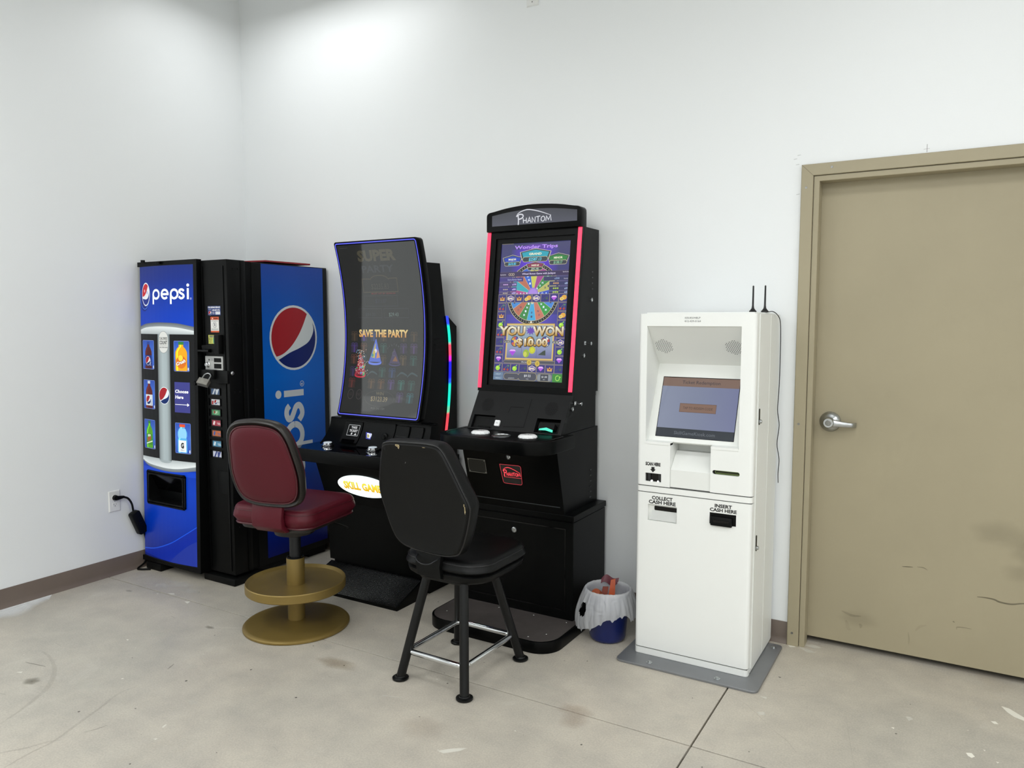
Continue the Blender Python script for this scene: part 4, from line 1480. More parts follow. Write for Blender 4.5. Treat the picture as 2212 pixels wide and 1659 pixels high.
def gift(x, z, c, k=1.0):
    c = hexl(c, .78)
    w, h = .024 * k, .021 * k
    A.poly([(x - w, z - h), (x + w, z - h), (x + w * .95, z + h * .55), (x - w * .95, z + h * .55)], hexl(c, .75), 2)
    A.rect(x - w * 1.1, x + w * 1.1, z + h * .55, z + h * .95, c, 3)
    A.rect(x - w * .22, x + w * .22, z - h, z + h * .95, hexl(c, 1.5), 3.3)
    A.ring(x - w * .45, z + h * 1.25, w * .5, h * .36, w * .16, hexl(c, 1.4), 3, n=12)
    A.ring(x + w * .45, z + h * 1.25, w * .5, h * .36, w * .16, hexl(c, 1.4), 3, n=12)


BR, PU, TE, BLU = '#3a2c1c', '#33234a', '#1c3d38', '#1d2f52'
colx = [1.266, 1.336, 1.410, 1.480, 1.551, 1.622, 1.693]
rows = {1.405: [BR, '#33206a', '#24365e', BR, None, BR, BR], 1.340: ['#35225e', '#4a2f22', None, TE, None, PU, '#3d2b50'],
        1.275: ['#4a2418', '#1b3340', None, BR, None, '#43351f', TE], 1.205: ['#2a1c44', None, TE, TE, BLU, TE, TE],
        1.140: ['#4a1c16', None, '#443018', '#4a3018', '#3c2a58', '#1f5048', TE], 1.073: [None, None, None, None, None, PU, '#1d4a50']}
for z, cs in rows.items():
    for x, c in zip(colx, cs):
        if c:
            if z == 1.205 and c == TE and x in (1.410, 1.622, 1.693) :
                A.band(cat2([(x - .035, z - .01), (x - .01, z + .012), (x + .012, z + .010), (x + .036, z - .002)], 3), cat2([(x - .035, z - .018), (x - .01, z + .002), (x + .012, z + .0), (x + .036, z - .010)], 3), '#2c3f44', 3)
            else:
                gift(x, z, c)
# party hats
A.poly([(1.378, 1.268), (1.467, 1.268), (1.428, 1.395), (1.422, 1.395)], '#4a66c8', 4)
A.poly([(1.392, 1.29), (1.420, 1.285), (1.424, 1.37), (1.421, 1.37)], '#b9ad4a', 4.4)
A.poly([(1.43, 1.285), (1.458, 1.29), (1.44, 1.34)], '#c98a56', 4.4)
A.ell(1.424, 1.330, .009, .012, '#d9d2dc', 4.8, n=12)
A.ell(1.403, 1.305, .008, .010, '#3c8a8c', 4.8, n=12)
A.band(arc(1.4225, 1.274, .049, .012, 180, 360, 14), arc(1.4225, 1.262, .047, .012, 180, 360, 14), '#5f79dc', 5)
A.poly([(1.526, 1.262), (1.602, 1.262), (1.561, 1.345), (1.556, 1.345)], '#34284e', 4)
A.poly([(1.548, 1.275), (1.585, 1.275), (1.568, 1.305)], '#7a5030', 4.4)
A.band(arc(1.564, 1.266, .043, .010, 180, 360, 12), arc(1.564, 1.258, .041, .010, 180, 360, 12), '#35305c', 5)
for k, ch_ in enumerate('MYSTERY'):
    an = math.radians(150 - 20 * k)
    A.text(ch_, 1.556 + .045 * math.cos(an), 1.325 + .036 * math.sin(an), .011, .010, '#4a4c52', 5, rot=math.degrees(an) - 90)
A.ring(1.556, 1.317, .012, .014, .003, '#4c4a55', 5, 60, 330, 14)
hb = [(1.280, 1.192), (1.362, 1.192), (1.338, 1.275), (1.315, 1.31), (1.308, 1.31)]
A.poly(hb, '#8e1530', 4)
rs = random.Random(5)
for _ in range(16):
    x, z = rs.uniform(1.292, 1.348), rs.uniform(1.197, 1.26)
    A.ell(x, z, .008, .010, rs.choice(['#2a7ac0', '#2f9a58', '#e0a030', '#e86a20', '#b02060']), 4.3, n=8)
for _ in range(130):
    x, z = rs.gauss(1.320, .020), rs.uniform(1.20, 1.335)
    A.ell(x, z, .0018, .0024, rs.choice(['#ffffff', '#ffd9c0', '#ffb080', '#a0e0ff']), 5, n=5)
A.band(arc(1.321, 1.198, .041, .012, 180, 360, 12), arc(1.321, 1.188, .040, .012, 180, 360, 12), '#b81c34', 5)
A.ring(1.268, 1.082, .022, .028, .003, '#40383a', 3)
A.text('UNDO', 1.268, 1.075, .016, .03, '#3a3230', 3)
A.ring(1.330, 1.083, .022, .028, .003, '#40383a', 3)
A.text('EXIT', 1.330, 1.076, .016, .03, '#3a3230', 3)
A.ring(1.480, 1.067, .105, .044, .002, '#2e2d26', 2)
A.text('WIN', 1.481, 1.086, .018, .055, '#57503a', 3, bold=.02)
A.text('$3123.39', 1.480, 1.052, .027, .118, '#8c7d55', 3)
A.text('PICK ONE ITEM', 1.481, 1.007, .012, .095, '#5a5c5a', 3)
A.build('screen', art_mat('curved_screen', emit=.9, diffuse=False, rough=.035, spec=.36), frm, lambda u, v, h: (u, gy(v) - .0002 - h * .5, v), vcuts=CUTS, smooth=True, label='dark glossy curved screen with party graphics')
# lit oval sign on the pedestal
n1, n2 = Vector((0, -.446, .47)), Vector((0, -.54, .735))
dv = (n2 - n1).normalized()
om = planemap((1.4725, -.4815, .57), (1, 0, 0), dv)
q = MB()
oe = arc(0, .026, .19, .066, 0, 352, 44)
q.prism(oe, 'z', 0, .006)
# put the disc on the sloping front
for v in q.bm.verts:
    v.co = om(v.co.x, v.co.y, v.co.z)
sg = q.build('oval_sign', mat('lit_white_sign', '#f0ffff', rough=.3, emit='#f4ffff', es=.95), t, smooth=30, label='glowing white oval sign with yellow lettering')
a = Art()
a.text('SKILL GAMES', 0, .003, .045, .295, '#a89a20', 1, bold=.055)
a.text('SKILL GAMES', 0, .003, .045, .295, None, 2, bold=.03, grad=('#f0b400', '#fff24a'))
a.build('sign_lettering', art_mat('led_print', emit=1.1, diffuse=False), sg, lambda u, v, h: om(u, v, .0062 + h))

# ------------------------------------------------------------------ straight game cabinet with red light strips
t = ph = thing('game_cabinet', 'tall black game cabinet with red light strips and a bright fruit wheel screen', 'game cabinet', (2.39, -.35, 0))
q = MB()
q.prism(rrect(2.03, 2.738, -.705, -.04, (.11, .11, .01, .01), 8), 'z', 0, .055, .003)
bp_ = q.build('base_plate', M_CAB, t)
MB().prism(rrect(2.04, 2.728, -.697, -.385, (.105, .105, .002, .002), 8), 'z', .055, .057).build('tread_plate', mat('worn_steel_plate', '#77706d', rough=.36, metal=.6, vary=(9, .14)), bp_, smooth=0, label='worn brushed steel foot plate')
for x, y in ((2.10, -.43), (2.30, -.43), (2.50, -.43), (2.68, -.43), (2.10, -.60), (2.21, -.655), (2.66, -.60), (2.60, -.665), (2.40, -.675)):
    MB().lathe([(.006, 0), (.0045, .0022), (.001, .0025)], (x, y, .057), 10).build('screw', M_SCREW, bp_)
q = MB()
q.box(2.065, 2.70, -.405, -.03, .055, .538, .002, 1)
bx = q.build('base_cabinet', M_CAB, t, smooth=0)
q = MB()
q.box(2.06, 2.705, -.410, -.028, .543, .572, .003)
q.box(2.07, 2.695, -.40, -.035, .536, .545)
q.build('cabinet_lid', M_CAB, bx, smooth=0)
q = MB()
q.holed([2.10, 2.105, 2.655, 2.66], [.10, .105, .50, .505], lambda x, z: not (2.105 < x < 2.655 and .105 < z < .5), lambda x, z: (x, -.4065, z), lambda x, z: (x, -.404, z))
q.build('door_seam', M_BLKG, bx, smooth=0)


def lock_y(par, x, y, z, r=.012):
    b = MB()
    b.lathe([(r, 0), (r, .004), (r * .72, .006), (r * .62, .003), (.001, .003)], (x, y, z), 20, 'y')
    o = b.build('lock', M_STEEL, par)
    MB().lathe([(r * .3, 0), (r * .3, .003), (.0005, .003)], (x, y - .003, z), 10, 'y').build('key_slot', M_SCREW, o)
    return o


lock_y(bx, 2.374, -.405, .461, .014)
# lower body
UX0, UX1 = 2.12, 2.655
q = MB()
q.prism([(-.035, .572), (-.408, .572), (-.497, .905), (-.44, .96), (-.035, .96)], 'x', UX0, UX1)
lb = q.build('lower_body', M_CAB, t, smooth=0)
bm_f = planemap((0, -.408, .572), (1, 0, 0), Vector((0, -.089, .333)))
BS = math.hypot(.089, .333) / .333


def bmap(u, v, h):
    return bm_f(u, (v - .572) * BS, h)


q = MB()
q.loft([[bmap(2.14, .607, -.002), bmap(2.635, .607, -.002), bmap(2.635, .611, -.002), bmap(2.14, .611, -.002)], [bmap(2.14, .607, .0012), bmap(2.635, .607, .0012), bmap(2.635, .611, .0012), bmap(2.14, .611, .0012)]])
q.build('lower_seam', mat('edge_grey', '#33373a', rough=.3), lb, smooth=0)  # lighter grey line across the lower body
b = MB()
b.slab2(rrect(2.141, 2.246, .741, .813, .003, 2), [], lambda u, v: bmap(u, v, .003), bmap(0, 0, 0) - bmap(0, 0, .003))
bpl = b.build('blank_plate', mat('dark_plate', '#1d1e1c', rough=.35, spec=.4), lb, smooth=0)
a = Art()
a.outline([(2.142, .742), (2.245, .742), (2.245, .812), (2.142, .812)], .0015, '#8d8a80', 1)
a.build('plate_edge', art_mat('printed_sticker'), bpl, lambda u, v, h: bmap(u, v, .0032 + h))
for u, v in ((2.147, .747), (2.240, .747), (2.240, .807), (2.147, .807)):
    b = MB()
    b.loft([[bmap(u + r_ * math.cos(k * PI / 4), v + r_ * math.sin(k * PI / 4), h_) for k in range(8)] for r_, h_ in ((.004, .003), (.003, .0055), (.0006, .006))])
    b.build('screw', M_SCREW, bpl)
lock_y(lb, 2.384, -.478, .840, .012)


def phantom(a, x, z, s, c, L, w, xm=1.0):
    """handwritten capitals; s = height of the small capitals, x,z = left foot of the H"""
    K = [[[(.05, 0), (.0, 1)], [(.62, 0), (.66, 1.05)], [(.0, .5), (.66, .55)]],
         [[(.85, 0), (1.25, 1.1), (1.55, 0)], [(.98, .38), (1.45, .42)]],
         [[(1.78, 0), (1.80, 1.05), (2.35, .05), (2.42, 1.15)]],
         [[(2.95, .05), (2.98, 1.08)], [(2.60, 1.10), (3.40, 1.18)]],
         [cat2([(3.75, .12), (3.55, .45), (3.68, .95), (4.05, 1.08), (4.28, .72), (4.15, .25), (3.80, .10)], 3)],
         [[(4.48, .1), (4.62, 1.1), (4.98, .35), (5.38, 1.2), (5.52, .12)]]]
    for k, g in enumerate(K):
        a.strokes(g, x, z, s, w, c, L + .05 * k, sx=xm)
    a.strokes([cat2([(-1.0, -.3), (-.95, .5), (-1.02, 1.55)], 4), cat2([(-1.4, 1.42), (-.75, 1.82), (-.12, 1.72), (-.02, 1.32), (-.4, .95), (-.9, .85)], 5)], x, z, s, w * 1.45, c, L + .4, sx=xm)
    a.line([(x + s * xm * p, z + s * r_) for p, r_ in cat2([(-1.42, 1.45), (-1.0, 2.05), (-.1, 2.5), (1.1, 2.68), (2.9, 2.25), (4.4, 1.68), (5.5, 1.2)], 5)], w * 1.1, c, L + .7, taper=True)


b = MB()
lg = [(2.330, .800)] + [(2.438, .802), (2.446, .799), (2.449, .792)] + [(2.444, .712), (2.441, .705), (2.434, .703)] + [(2.348, .703), (2.340, .706), (2.337, .714)]
b.slab2(lg, [], lambda u, v: bmap(u, v, .004), bmap(0, 0, 0) - bmap(0, 0, .004))
lp_ = b.build('logo_plate', mat('smoked_acrylic', '#0a0506', rough=.08, spec=.5), lb, smooth=0, label='smoked plate with red glowing logo')
a = Art()
a.outline(lg, .0022, '#c23a44', 1)
phantom(a, 2.364, .744, .0162, '#ff4a55', 2, .0032, .86)
a.line([(2.347, .737), (2.444, .737)], .0022, '#d8404c', 1.5)
a.line([(2.349, .737), (2.346, .748)], .0022, '#d8404c', 1.4)
a.build('logo', art_mat('led_print', emit=1.1, diffuse=False), lp_, lambda u, v, h: bmap(u, v, .0044 + h))
# deck
q = MB()
q.prism(rrect(2.085, 2.702, -.715, -.40, (.13, .13, .004, .004), 10), 'z', .900, .962, .006, 3)
dk = q.build('button_deck', M_CAB, t)
q = MB()
ring_ = rrect(2.112, 2.675, -.688, -.46, (.11, .11, .01, .01), 8)
q.tube([(x, y, .9622) for x, y in ring_], .0016, 5, closed=True)
q.build('deck_groove', M_BLKG, dk)
for x, y in ((2.285, -.575), (2.545, -.575)):
    q = MB()
    prof = [(.042, 0), (.042, .006), (.039, .010), (.036, .012), (.001, .0125)]
    q.lathe(prof, (x, y, .962), 30)
    for k in range(12):
        an = 2 * PI * k / 12
        q.cyl((x + .039 * math.cos(an), y + .039 * math.sin(an), .962), .006, .0085, 'z', 8, r2=.004)
    bt = q.build('play_button', mat('white_button', '#e6e8e8', rough=.25, emit='#ffffff', es=.12), dk, smooth=40)
    a = Art()
    a.text('PLAY', x, y - .007, .015, .05, '#2e3032', 1, bold=.03)
    a.build('button_lettering', art_mat('printed_sticker'), bt, lambda u, v, h: (u, v, .9752 + h))
q = MB()
q.lathe([(.046, 0), (.046, .003), (.041, .004), (.040, .001), (.001, .001)], (2.417, -.60, .962), 32)
cc = q.build('coin_dish', M_STEEL, dk)
MB().lathe([(.0395, 0), (.001, .0005)], (2.417, -.60, .9632), 28).build('dish_floor', mat('dish_grey', '#35342f', rough=.4), cc)
# sloping panel
q = MB()
SLY = lambda z: -.341 - (1.141 - z) * .607
cells = dict(xs=[UX0 + .004, 2.143, 2.268, 2.505, 2.634, UX1 - .002], zs=[.962, .966, .970, 1.027, 1.03, 1.141])


def solid_c(x, z):
    if 2.143 < x < 2.268 and .966 < z < 1.027:
        return False
    if 2.505 < x < 2.634 and .966 < z < 1.03:
        return False
    return True


q.holed(cells['xs'], cells['zs'], solid_c, lambda x, z: (x, SLY(z), z), lambda x, z: (x, SLY(z) + .035, z))
ctl = q.build('control_panel', mat('black_panel_paint', '#0b0c0d', rough=.48, spec=.22), t, smooth=0)
q = MB()
q.prism([(-.415, .962), (-.31, 1.141), (-.06, 1.141), (-.06, .962)], 'x', UX0 + .004, UX1 - .002)
q.build('panel_box', M_CAB, ctl, smooth=0)


def smap(u, v, h):
    return Vector((u, SLY(v), v)) + Vector((0, -.855, .519)) * h


for cx in (2.204, 2.567):
    a = Art()
    for i in range(-7, 8):
        for j in range(-8, 9):
            x, z = i * .0052 + (j % 2) * .0026, j * .0040
            if math.hypot(x, z / .86) < .036:
                a.ell(cx + x, 1.076 + z, .0013, .0012, '#000000', 1, n=6)
    a.build('speaker_holes', art_mat('hole_print', rough=.9, spec=.1), ctl, smap)
a = Art()
for ln in ([(2.335, 1.045), (2.342, 1.073), (2.415, 1.073)], [(2.446, 1.114), (2.444, .984), (2.330, .980)]):
    a.line(ln, .0016, '#000000', 1)
a.build('cover_seam', art_mat('hole_print', rough=.9, spec=.1), ctl, smap)
q = MB()
q.loft([[smap(2.145, .967, -.014), smap(2.266, .967, -.014), smap(2.266, 1.026, -.014), smap(2.145, 1.026, -.014)], [smap(2.145, .967, -.020), smap(2.266, .967, -.020), smap(2.266, 1.026, -.020), smap(2.145, 1.026, -.020)]])
tp = q.build('ticket_recess', M_BLK, ctl, smooth=0)
b = MB()
b.slab2(rrect(2.178, 2.248, .971, .980, .004, 3), [], lambda u, v: smap(u, v, -.009), smap(0, 0, 0) - smap(0, 0, .006))
b.build('ticket_slot', M_BLKG, tp, smooth=0)
b = MB()
b.slab2(rrect(2.280, 2.307, .979, 1.005, .003, 3), [], lambda u, v: smap(u, v, .008), smap(0, 0, 0) - smap(0, 0, .009))
sb = b.build('service_button', mat('white_button', '#e6e8e8'), ctl, smooth=0)
a = Art()
a.text('CALL', 2.2935, .990, .005, .015, '#4a4c4e', 1)
a.build('button_lettering', art_mat('printed_sticker'), sb, lambda u, v, h: smap(u, v, .0083 + h))
q = MB()
q.loft([[smap(2.506, .967, -.020), smap(2.633, .967, -.020), smap(2.633, 1.029, -.020), smap(2.506, 1.029, -.020)], [smap(2.506, .967, -.03), smap(2.633, .967, -.03), smap(2.633, 1.029, -.03), smap(2.506, 1.029, -.03)]])
ba = q.build('bill_recess', M_BLKG, ctl, smooth=0)
b = MB()
b.slab2(rrect(2.522, 2.606, .985, 1.012, .004, 3), [], lambda u, v: smap(u, v, -.002), smap(0, 0, 0) - smap(0, 0, .018))
b.build('bill_acceptor', M_BLK2, ba, smooth=0)
a = Art()
a.poly([(2.528, .978), (2.530, .985), (2.566, .992), (2.604, .982), (2.604, .972), (2.566, .979)], '#4ff0cc', 1)
a.build('bill_arrow', art_mat('led_print', emit=1.1, diffuse=False), ba, lambda u, v, h: smap(u, v, -.001 + h), label='glowing green arrow')
# upper cabinet with sloping front
FY = lambda z: -.233 - (1.955 - z) * .1268
FX0, FX1 = 2.114, 2.655
q = MB()
q.prism([(-.038, 1.141), (-.315, 1.141), (-.215, 1.955), (-.042, 1.955)], 'x', FX0 + .004, FX1)
uc = q.build('upper_cabinet', M_CAB, t, smooth=0)
SX0, SX1, SZ0, SZ1 = 2.193, 2.590, 1.199, 1.892
q = MB()
q.holed([FX0, SX0 - .026, SX1 + .026, FX1], [1.141, 1.172, 1.918, 1.953], lambda x, z: not (SX0 - .026 < x < SX1 + .026 and 1.172 < z < 1.918), lambda x, z: (x, FY(z), z), lambda x, z: (x, FY(z) + .022, z))
bz = q.build('bezel', M_CAB, uc, smooth=0)
q = MB()
q.holed([SX0 - .026, SX0, SX1, SX1 + .026], [1.172, SZ0, SZ1, 1.918], lambda x, z: not (SX0 < x < SX1 and SZ0 < z < SZ1), lambda x, z: (x, FY(z) + .010, z), lambda x, z: (x, FY(z) + .020, z))
q.build('inner_bezel', M_BLK2, bz, smooth=0)
ST = [(FX0 + .001, FX0 + .021), (FX1 - .021, FX1 - .001)]
for x0, x1 in ST:
    q = MB()
    q.holed([x0, x1], [1.157, 1.951], lambda x, z: True, lambda x, z: (x, FY(z) - .004, z), lambda x, z: (x, FY(z) + .002, z))
    q.build('light_strip', mat('red_light_strip', '#ff3050', rough=.4, emit='#ff3c60', es=.95), bz, smooth=0, label='glowing red light strip')
# side fittings
q = MB()
for z in (1.742, 1.714, 1.686, 1.658):
    q.box(FX1 - .001, FX1 + .0012, -.128, -.108, z - .0035, z + .0035)
for k in range(6):
    q.box(FX1 - .001, FX1 + .0012, -.128, -.110, .60 + .028 * k, .606 + .028 * k)
q.build('vent', M_BLKG, uc, smooth=0, kind='stuff')
for y, z in ((-.129, 1.603), (-.215, 1.329), (-.338, 1.076)):
    q = MB()
    q.lathe([(.010, 0), (.010, .006), (.0065, .007), (.0055, .004), (.001, .004)], (FX1, y, z), 16, 'x')
    q.build('side_lock', M_STEEL, uc)
for y, z in ((-.195, 1.388), (-.300, 1.099)):
    q = MB()
    q.cyl((FX1, y, z), .0045, .028, 'x', 10)
    q.lathe([(.0045, 0), (.0085, .004), (.0085, .008), (.001, .011)], (FX1 + .026, y, z), 14, 'x')
    q.box(FX1 - .0005, FX1 + .002, y - .012, y + .008, z - .008, z + .010, .001, 1)
    q.build('pull_knob', M_CHROME, uc)
MB().box(FX1, FX1 + .0008, -.062, -.060, 1.12, 1.27).build('side_seam', M_BLKG, uc, smooth=0)
# arched sign on top
q = MB()
tops = cat2([(2.14, 2.052), (2.25, 2.070), (2.3845, 2.078), (2.52, 2.070), (2.63, 2.052)], 5)
out_ = [(2.115, 1.953), (2.654, 1.953), (2.654, 2.025)] + arc(2.630, 2.030, .024, .0225, 0, 75, 5)[1:] + list(reversed(tops[1:-1])) + arc(2.139, 2.030, .024, .0225, 105, 180, 5)[:-1] + [(2.115, 2.025)]
q.prism(out_, 'y', -.25, -.185, .004)
tpp = q.build('topper', M_CAB, t)
a = Art()
si = [(2.150, 1.981), (2.633, 1.981), (2.633, 2.034)] + list(reversed(cat2([(2.150, 2.034), (2.27, 2.049), (2.3915, 2.054), (2.51, 2.049), (2.633, 2.034)], 5)))[1:]
nb = len(si) - 2
tp_ = cat2([(2.150, 2.034), (2.27, 2.049), (2.3915, 2.054), (2.51, 2.049), (2.633, 2.034)], 5)
a.band(tp_, [(x, 1.981) for x, z in tp_], ('#44464f', '#565866'), 1)
phantom(a, 2.334, 1.9875, .0243, '#eceef6', 2, .0044, 1.18)
a.build('lit_sign', art_mat('sign_print', emit=.8, diffuse=False, rough=.25), tpp, lambda u, v, h: (u, -.2503 - h, v), label='grey lit sign with white handwritten lettering')

# screen picture
A = Art()
A.vgrad(SX0, SX1, SZ0, SZ1, [(0, '#3c3f70'), (.35, '#4a44a0'), (.5, '#40407c'), (.75, '#3f3f78'), (1, '#3a3a66')], 1)
A.hgrad(2.255, 2.53, 1.738, 1.86, [(0, '#3d3d74'), (.3, '#5a34c8'), (.5, '#6a3adc'), (.7, '#5a34c8'), (1, '#3d3d74')], 1.3)
A.hgrad(2.25, 2.54, 1.486, 1.53, [(0, '#45439a'), (.5, '#6450c8'), (1, '#45439a')], 1.3)
A.ell(2.3955, 1.868, .09, .016, '#5b3a9c', 1.5)
A.text('Wonder Trips', 2.3955, 1.862, .0175, .247, '#b58cf0', 6, bold=.03)
A.rect(2.195, 2.265, 1.8895, 1.891, '#a09a6a', 2)


def jack(xc, zt, w, h, c, t1, t2, tc, L=4):
    x0, x1, zb = xc - w / 2, xc + w / 2, zt - h
    out = [(x0 + .012, zb + h * .2), (x1 - .012, zb + h * .2), (x1, zt - h * .24), (xc, zt), (x0, zt - h * .24)]
    A.poly([(xc + (a - xc) * 1.05, (zb + zt) / 2 + (b - (zb + zt) / 2) * 1.07) for a, b in out], '#c9c6b4', L)
    A.poly(out, '#3c3d42', L + .3)
    A.poly([(xc + (a - xc) * .9, zb + h * .55 + (b - zb - h * .55) * .82) for a, b in out], c, L + .6)
    A.text(t1, xc, zb + h * .53, h * .17, w * .42, '#e6e6c8', L + 1, bold=.04)
    A.poly(rrect(x0 + w * .08, x1 - w * .08, zb, zb + h * .40, h * .18, 4), '#c4bc9a', L + .8)
    A.poly(rrect(x0 + w * .09, x1 - w * .09, zb + .002, zb + h * .40 - .002, h * .17, 4), '#3b4246', L + 1.1)
    A.text(t2, xc, zb + h * .09, h * .24, w * .42, tc, L + 1.5, bold=.02, shear=.1)


# big wheel behind
WCX, WCZ, WR = 2.3945, 1.634, .130
WC = ['#c9c85a', '#3a64c8', '#b8705a', '#3fa8b4', '#b04a8e', '#4a8ad0', '#b8705a', '#3f8a4a', '#4aa8d8', '#c47a68', '#3f9a4c', '#4a86d4', '#4058c0', '#b8b868', '#3f8a4a', '#a04a90']
A.ring(WCX, WCZ, WR + .020, (WR + .020) * 1.03, .020, '#bcb28a', 2.0, n=48)
A.ring(WCX, WCZ, WR + .017, (WR + .017) * 1.03, .014, '#26262c', 2.2, n=48)
for k in range(60):
    an = 2 * PI * k / 60
    A.ell(WCX + (WR + .010) * math.cos(an), WCZ + (WR + .010) * 1.03 * math.sin(an), .0022, .0022, '#d9d6c4', 2.5, n=5)
wt = ['5', 'MINI', 'ON', '*', 'MAJOR', '10', 'ON', 'MINI', '10', 'ON', 'MINOR', '10', 'MAJOR', 'x10', 'MINOR', '*']
for k in range(16):
    a0, a1 = 360 / 16 * k - 11.25 + 90, 360 / 16 * (k + 1) - 11.25 + 90
    A.poly([(WCX, WCZ)] + arc(WCX, WCZ, WR, WR * 1.03, a0, a1, 4), hexl(WC[k], 1.0), 2.6)
    am = math.radians((a0 + a1) / 2)
    A.line([(WCX, WCZ), (WCX + WR * math.cos(math.radians(a0)), WCZ + WR * 1.03 * math.sin(math.radians(a0)))], .0014, '#c9c2a8', 2.9)
    for j, chh in enumerate(wt[k]):
        rr = WR * (.86 - .15 * j)
        A.text(chh, WCX + rr * math.cos(am), WCZ + rr * 1.03 * math.sin(am) - .004, .010, .009, '#dcefff' if len(wt[k]) > 3 else '#454a66', 3, bold=.03)
A.ell(WCX, WCZ, .030, .031, '#9a7ad0', 3.2)
A.ell(WCX, WCZ, .024, .025, '#a98ae0', 3.4)
A.poly([(WCX - .010, 1.592), (WCX + .010, 1.592), (WCX, 1.580)], '#d8cfa8', 3.6)
A.poly([(WCX - .010, 1.487), (WCX + .010, 1.487), (WCX, 1.500)], '#e0d8c0', 3.6)
jack(2.2625, 1.832, .110, .055, '#2c48b4', 'MAJOR', '$630.80', '#5ac8e8')
jack(2.525, 1.832, .116, .056, '#2f8040', 'MINOR', '$138.17', '#8ac8a0')
jack(2.3975, 1.793, .100, .042, '#8a3a5a', 'MINI', '$41.46', '#b8d0c0', 5.6)
jack(2.3945, 1.860, .172, .066, '#2aa0b4', 'GRAND', '$2587.13', '#6ad8f0', 6.8)
# pay table
A.rect(SX0, SX1, 1.7215, 1.7475, '#57506c', 4.2)
A.rect(SX0, SX1, 1.7235, 1.7455, '#3d3357', 4.4)
A.text('Wheel Bonus Game with Jackpot', 2.42, 1.731, .0085, .19, '#dcd2f0', 4.8, bold=.02)
A.text('Special prize', 2.213, 1.731, .0065, .034, '#e8e4f0', 4.8)
A.text('Special prize', 2.571, 1.737, .0055, .032, '#e8e4f0', 4.8)
for k in range(3):
    A.ring(2.252 + .011 * k, 1.734, .0065, .0065, .002, '#cfc0a0', 4.8, n=10)
for k, (z0, z1) in enumerate(((1.697, 1.7185), (1.672, 1.694), (1.647, 1.669), (1.6335, 1.645))):
    c = '#4b4070' if k % 2 else '#443a80'
    xr = 2.334 if k == 0 else 2.298
    A.rect(SX0, xr, z0, z1, '#7c7090', 4.0)
    A.rect(SX0, xr - .0012, z0 + .001, z1 - .001, c, 4.2)
    xl = 2.450 if k == 0 else 2.484
    A.rect(xl, SX1, z0, z1, '#7c7090', 4.0)
    A.rect(xl + .0012, SX1, z0 + .001, z1 - .001, '#3a3c66', 4.2)
A.text('Starts Bonus Game', 2.283, 1.704, .008, .082, '#c8d4f0', 4.8)
A.text('x500', 2.525, 1.704, .009, .028, '#a8c4f0', 4.8)
A.text('Line prize', 2.574, 1.704, .006, .022, '#e8e4f0', 4.8)
for (tx, z), (ty, z2) in zip((('x100', 1.679), ('x80', 1.654), ('x50', 1.6355)), (('x20', 1.679), ('x10', 1.654), ('x2', 1.6355))):
    A.text(tx, 2.282, z, .009, .024, '#c8b8f4', 4.8, bold=.03)
    A.text(ty, 2.577, z2, .009, .017, '#b0c4e8', 4.8, bold=.03)
    for j in range(3):
        A.ell(2.222 + j * .010, z + .004, .0045, .003, '#d0a8e0' if tx == 'x100' else '#b8ad9a', 4.8, n=8)
        A.ell(2.510 + j * .011, z + .005, .0050, .0042, '#c89a6a' if tx == 'x100' else '#a8c84a', 4.8, n=8)
# symbol cells
CELLC = '#37357a'


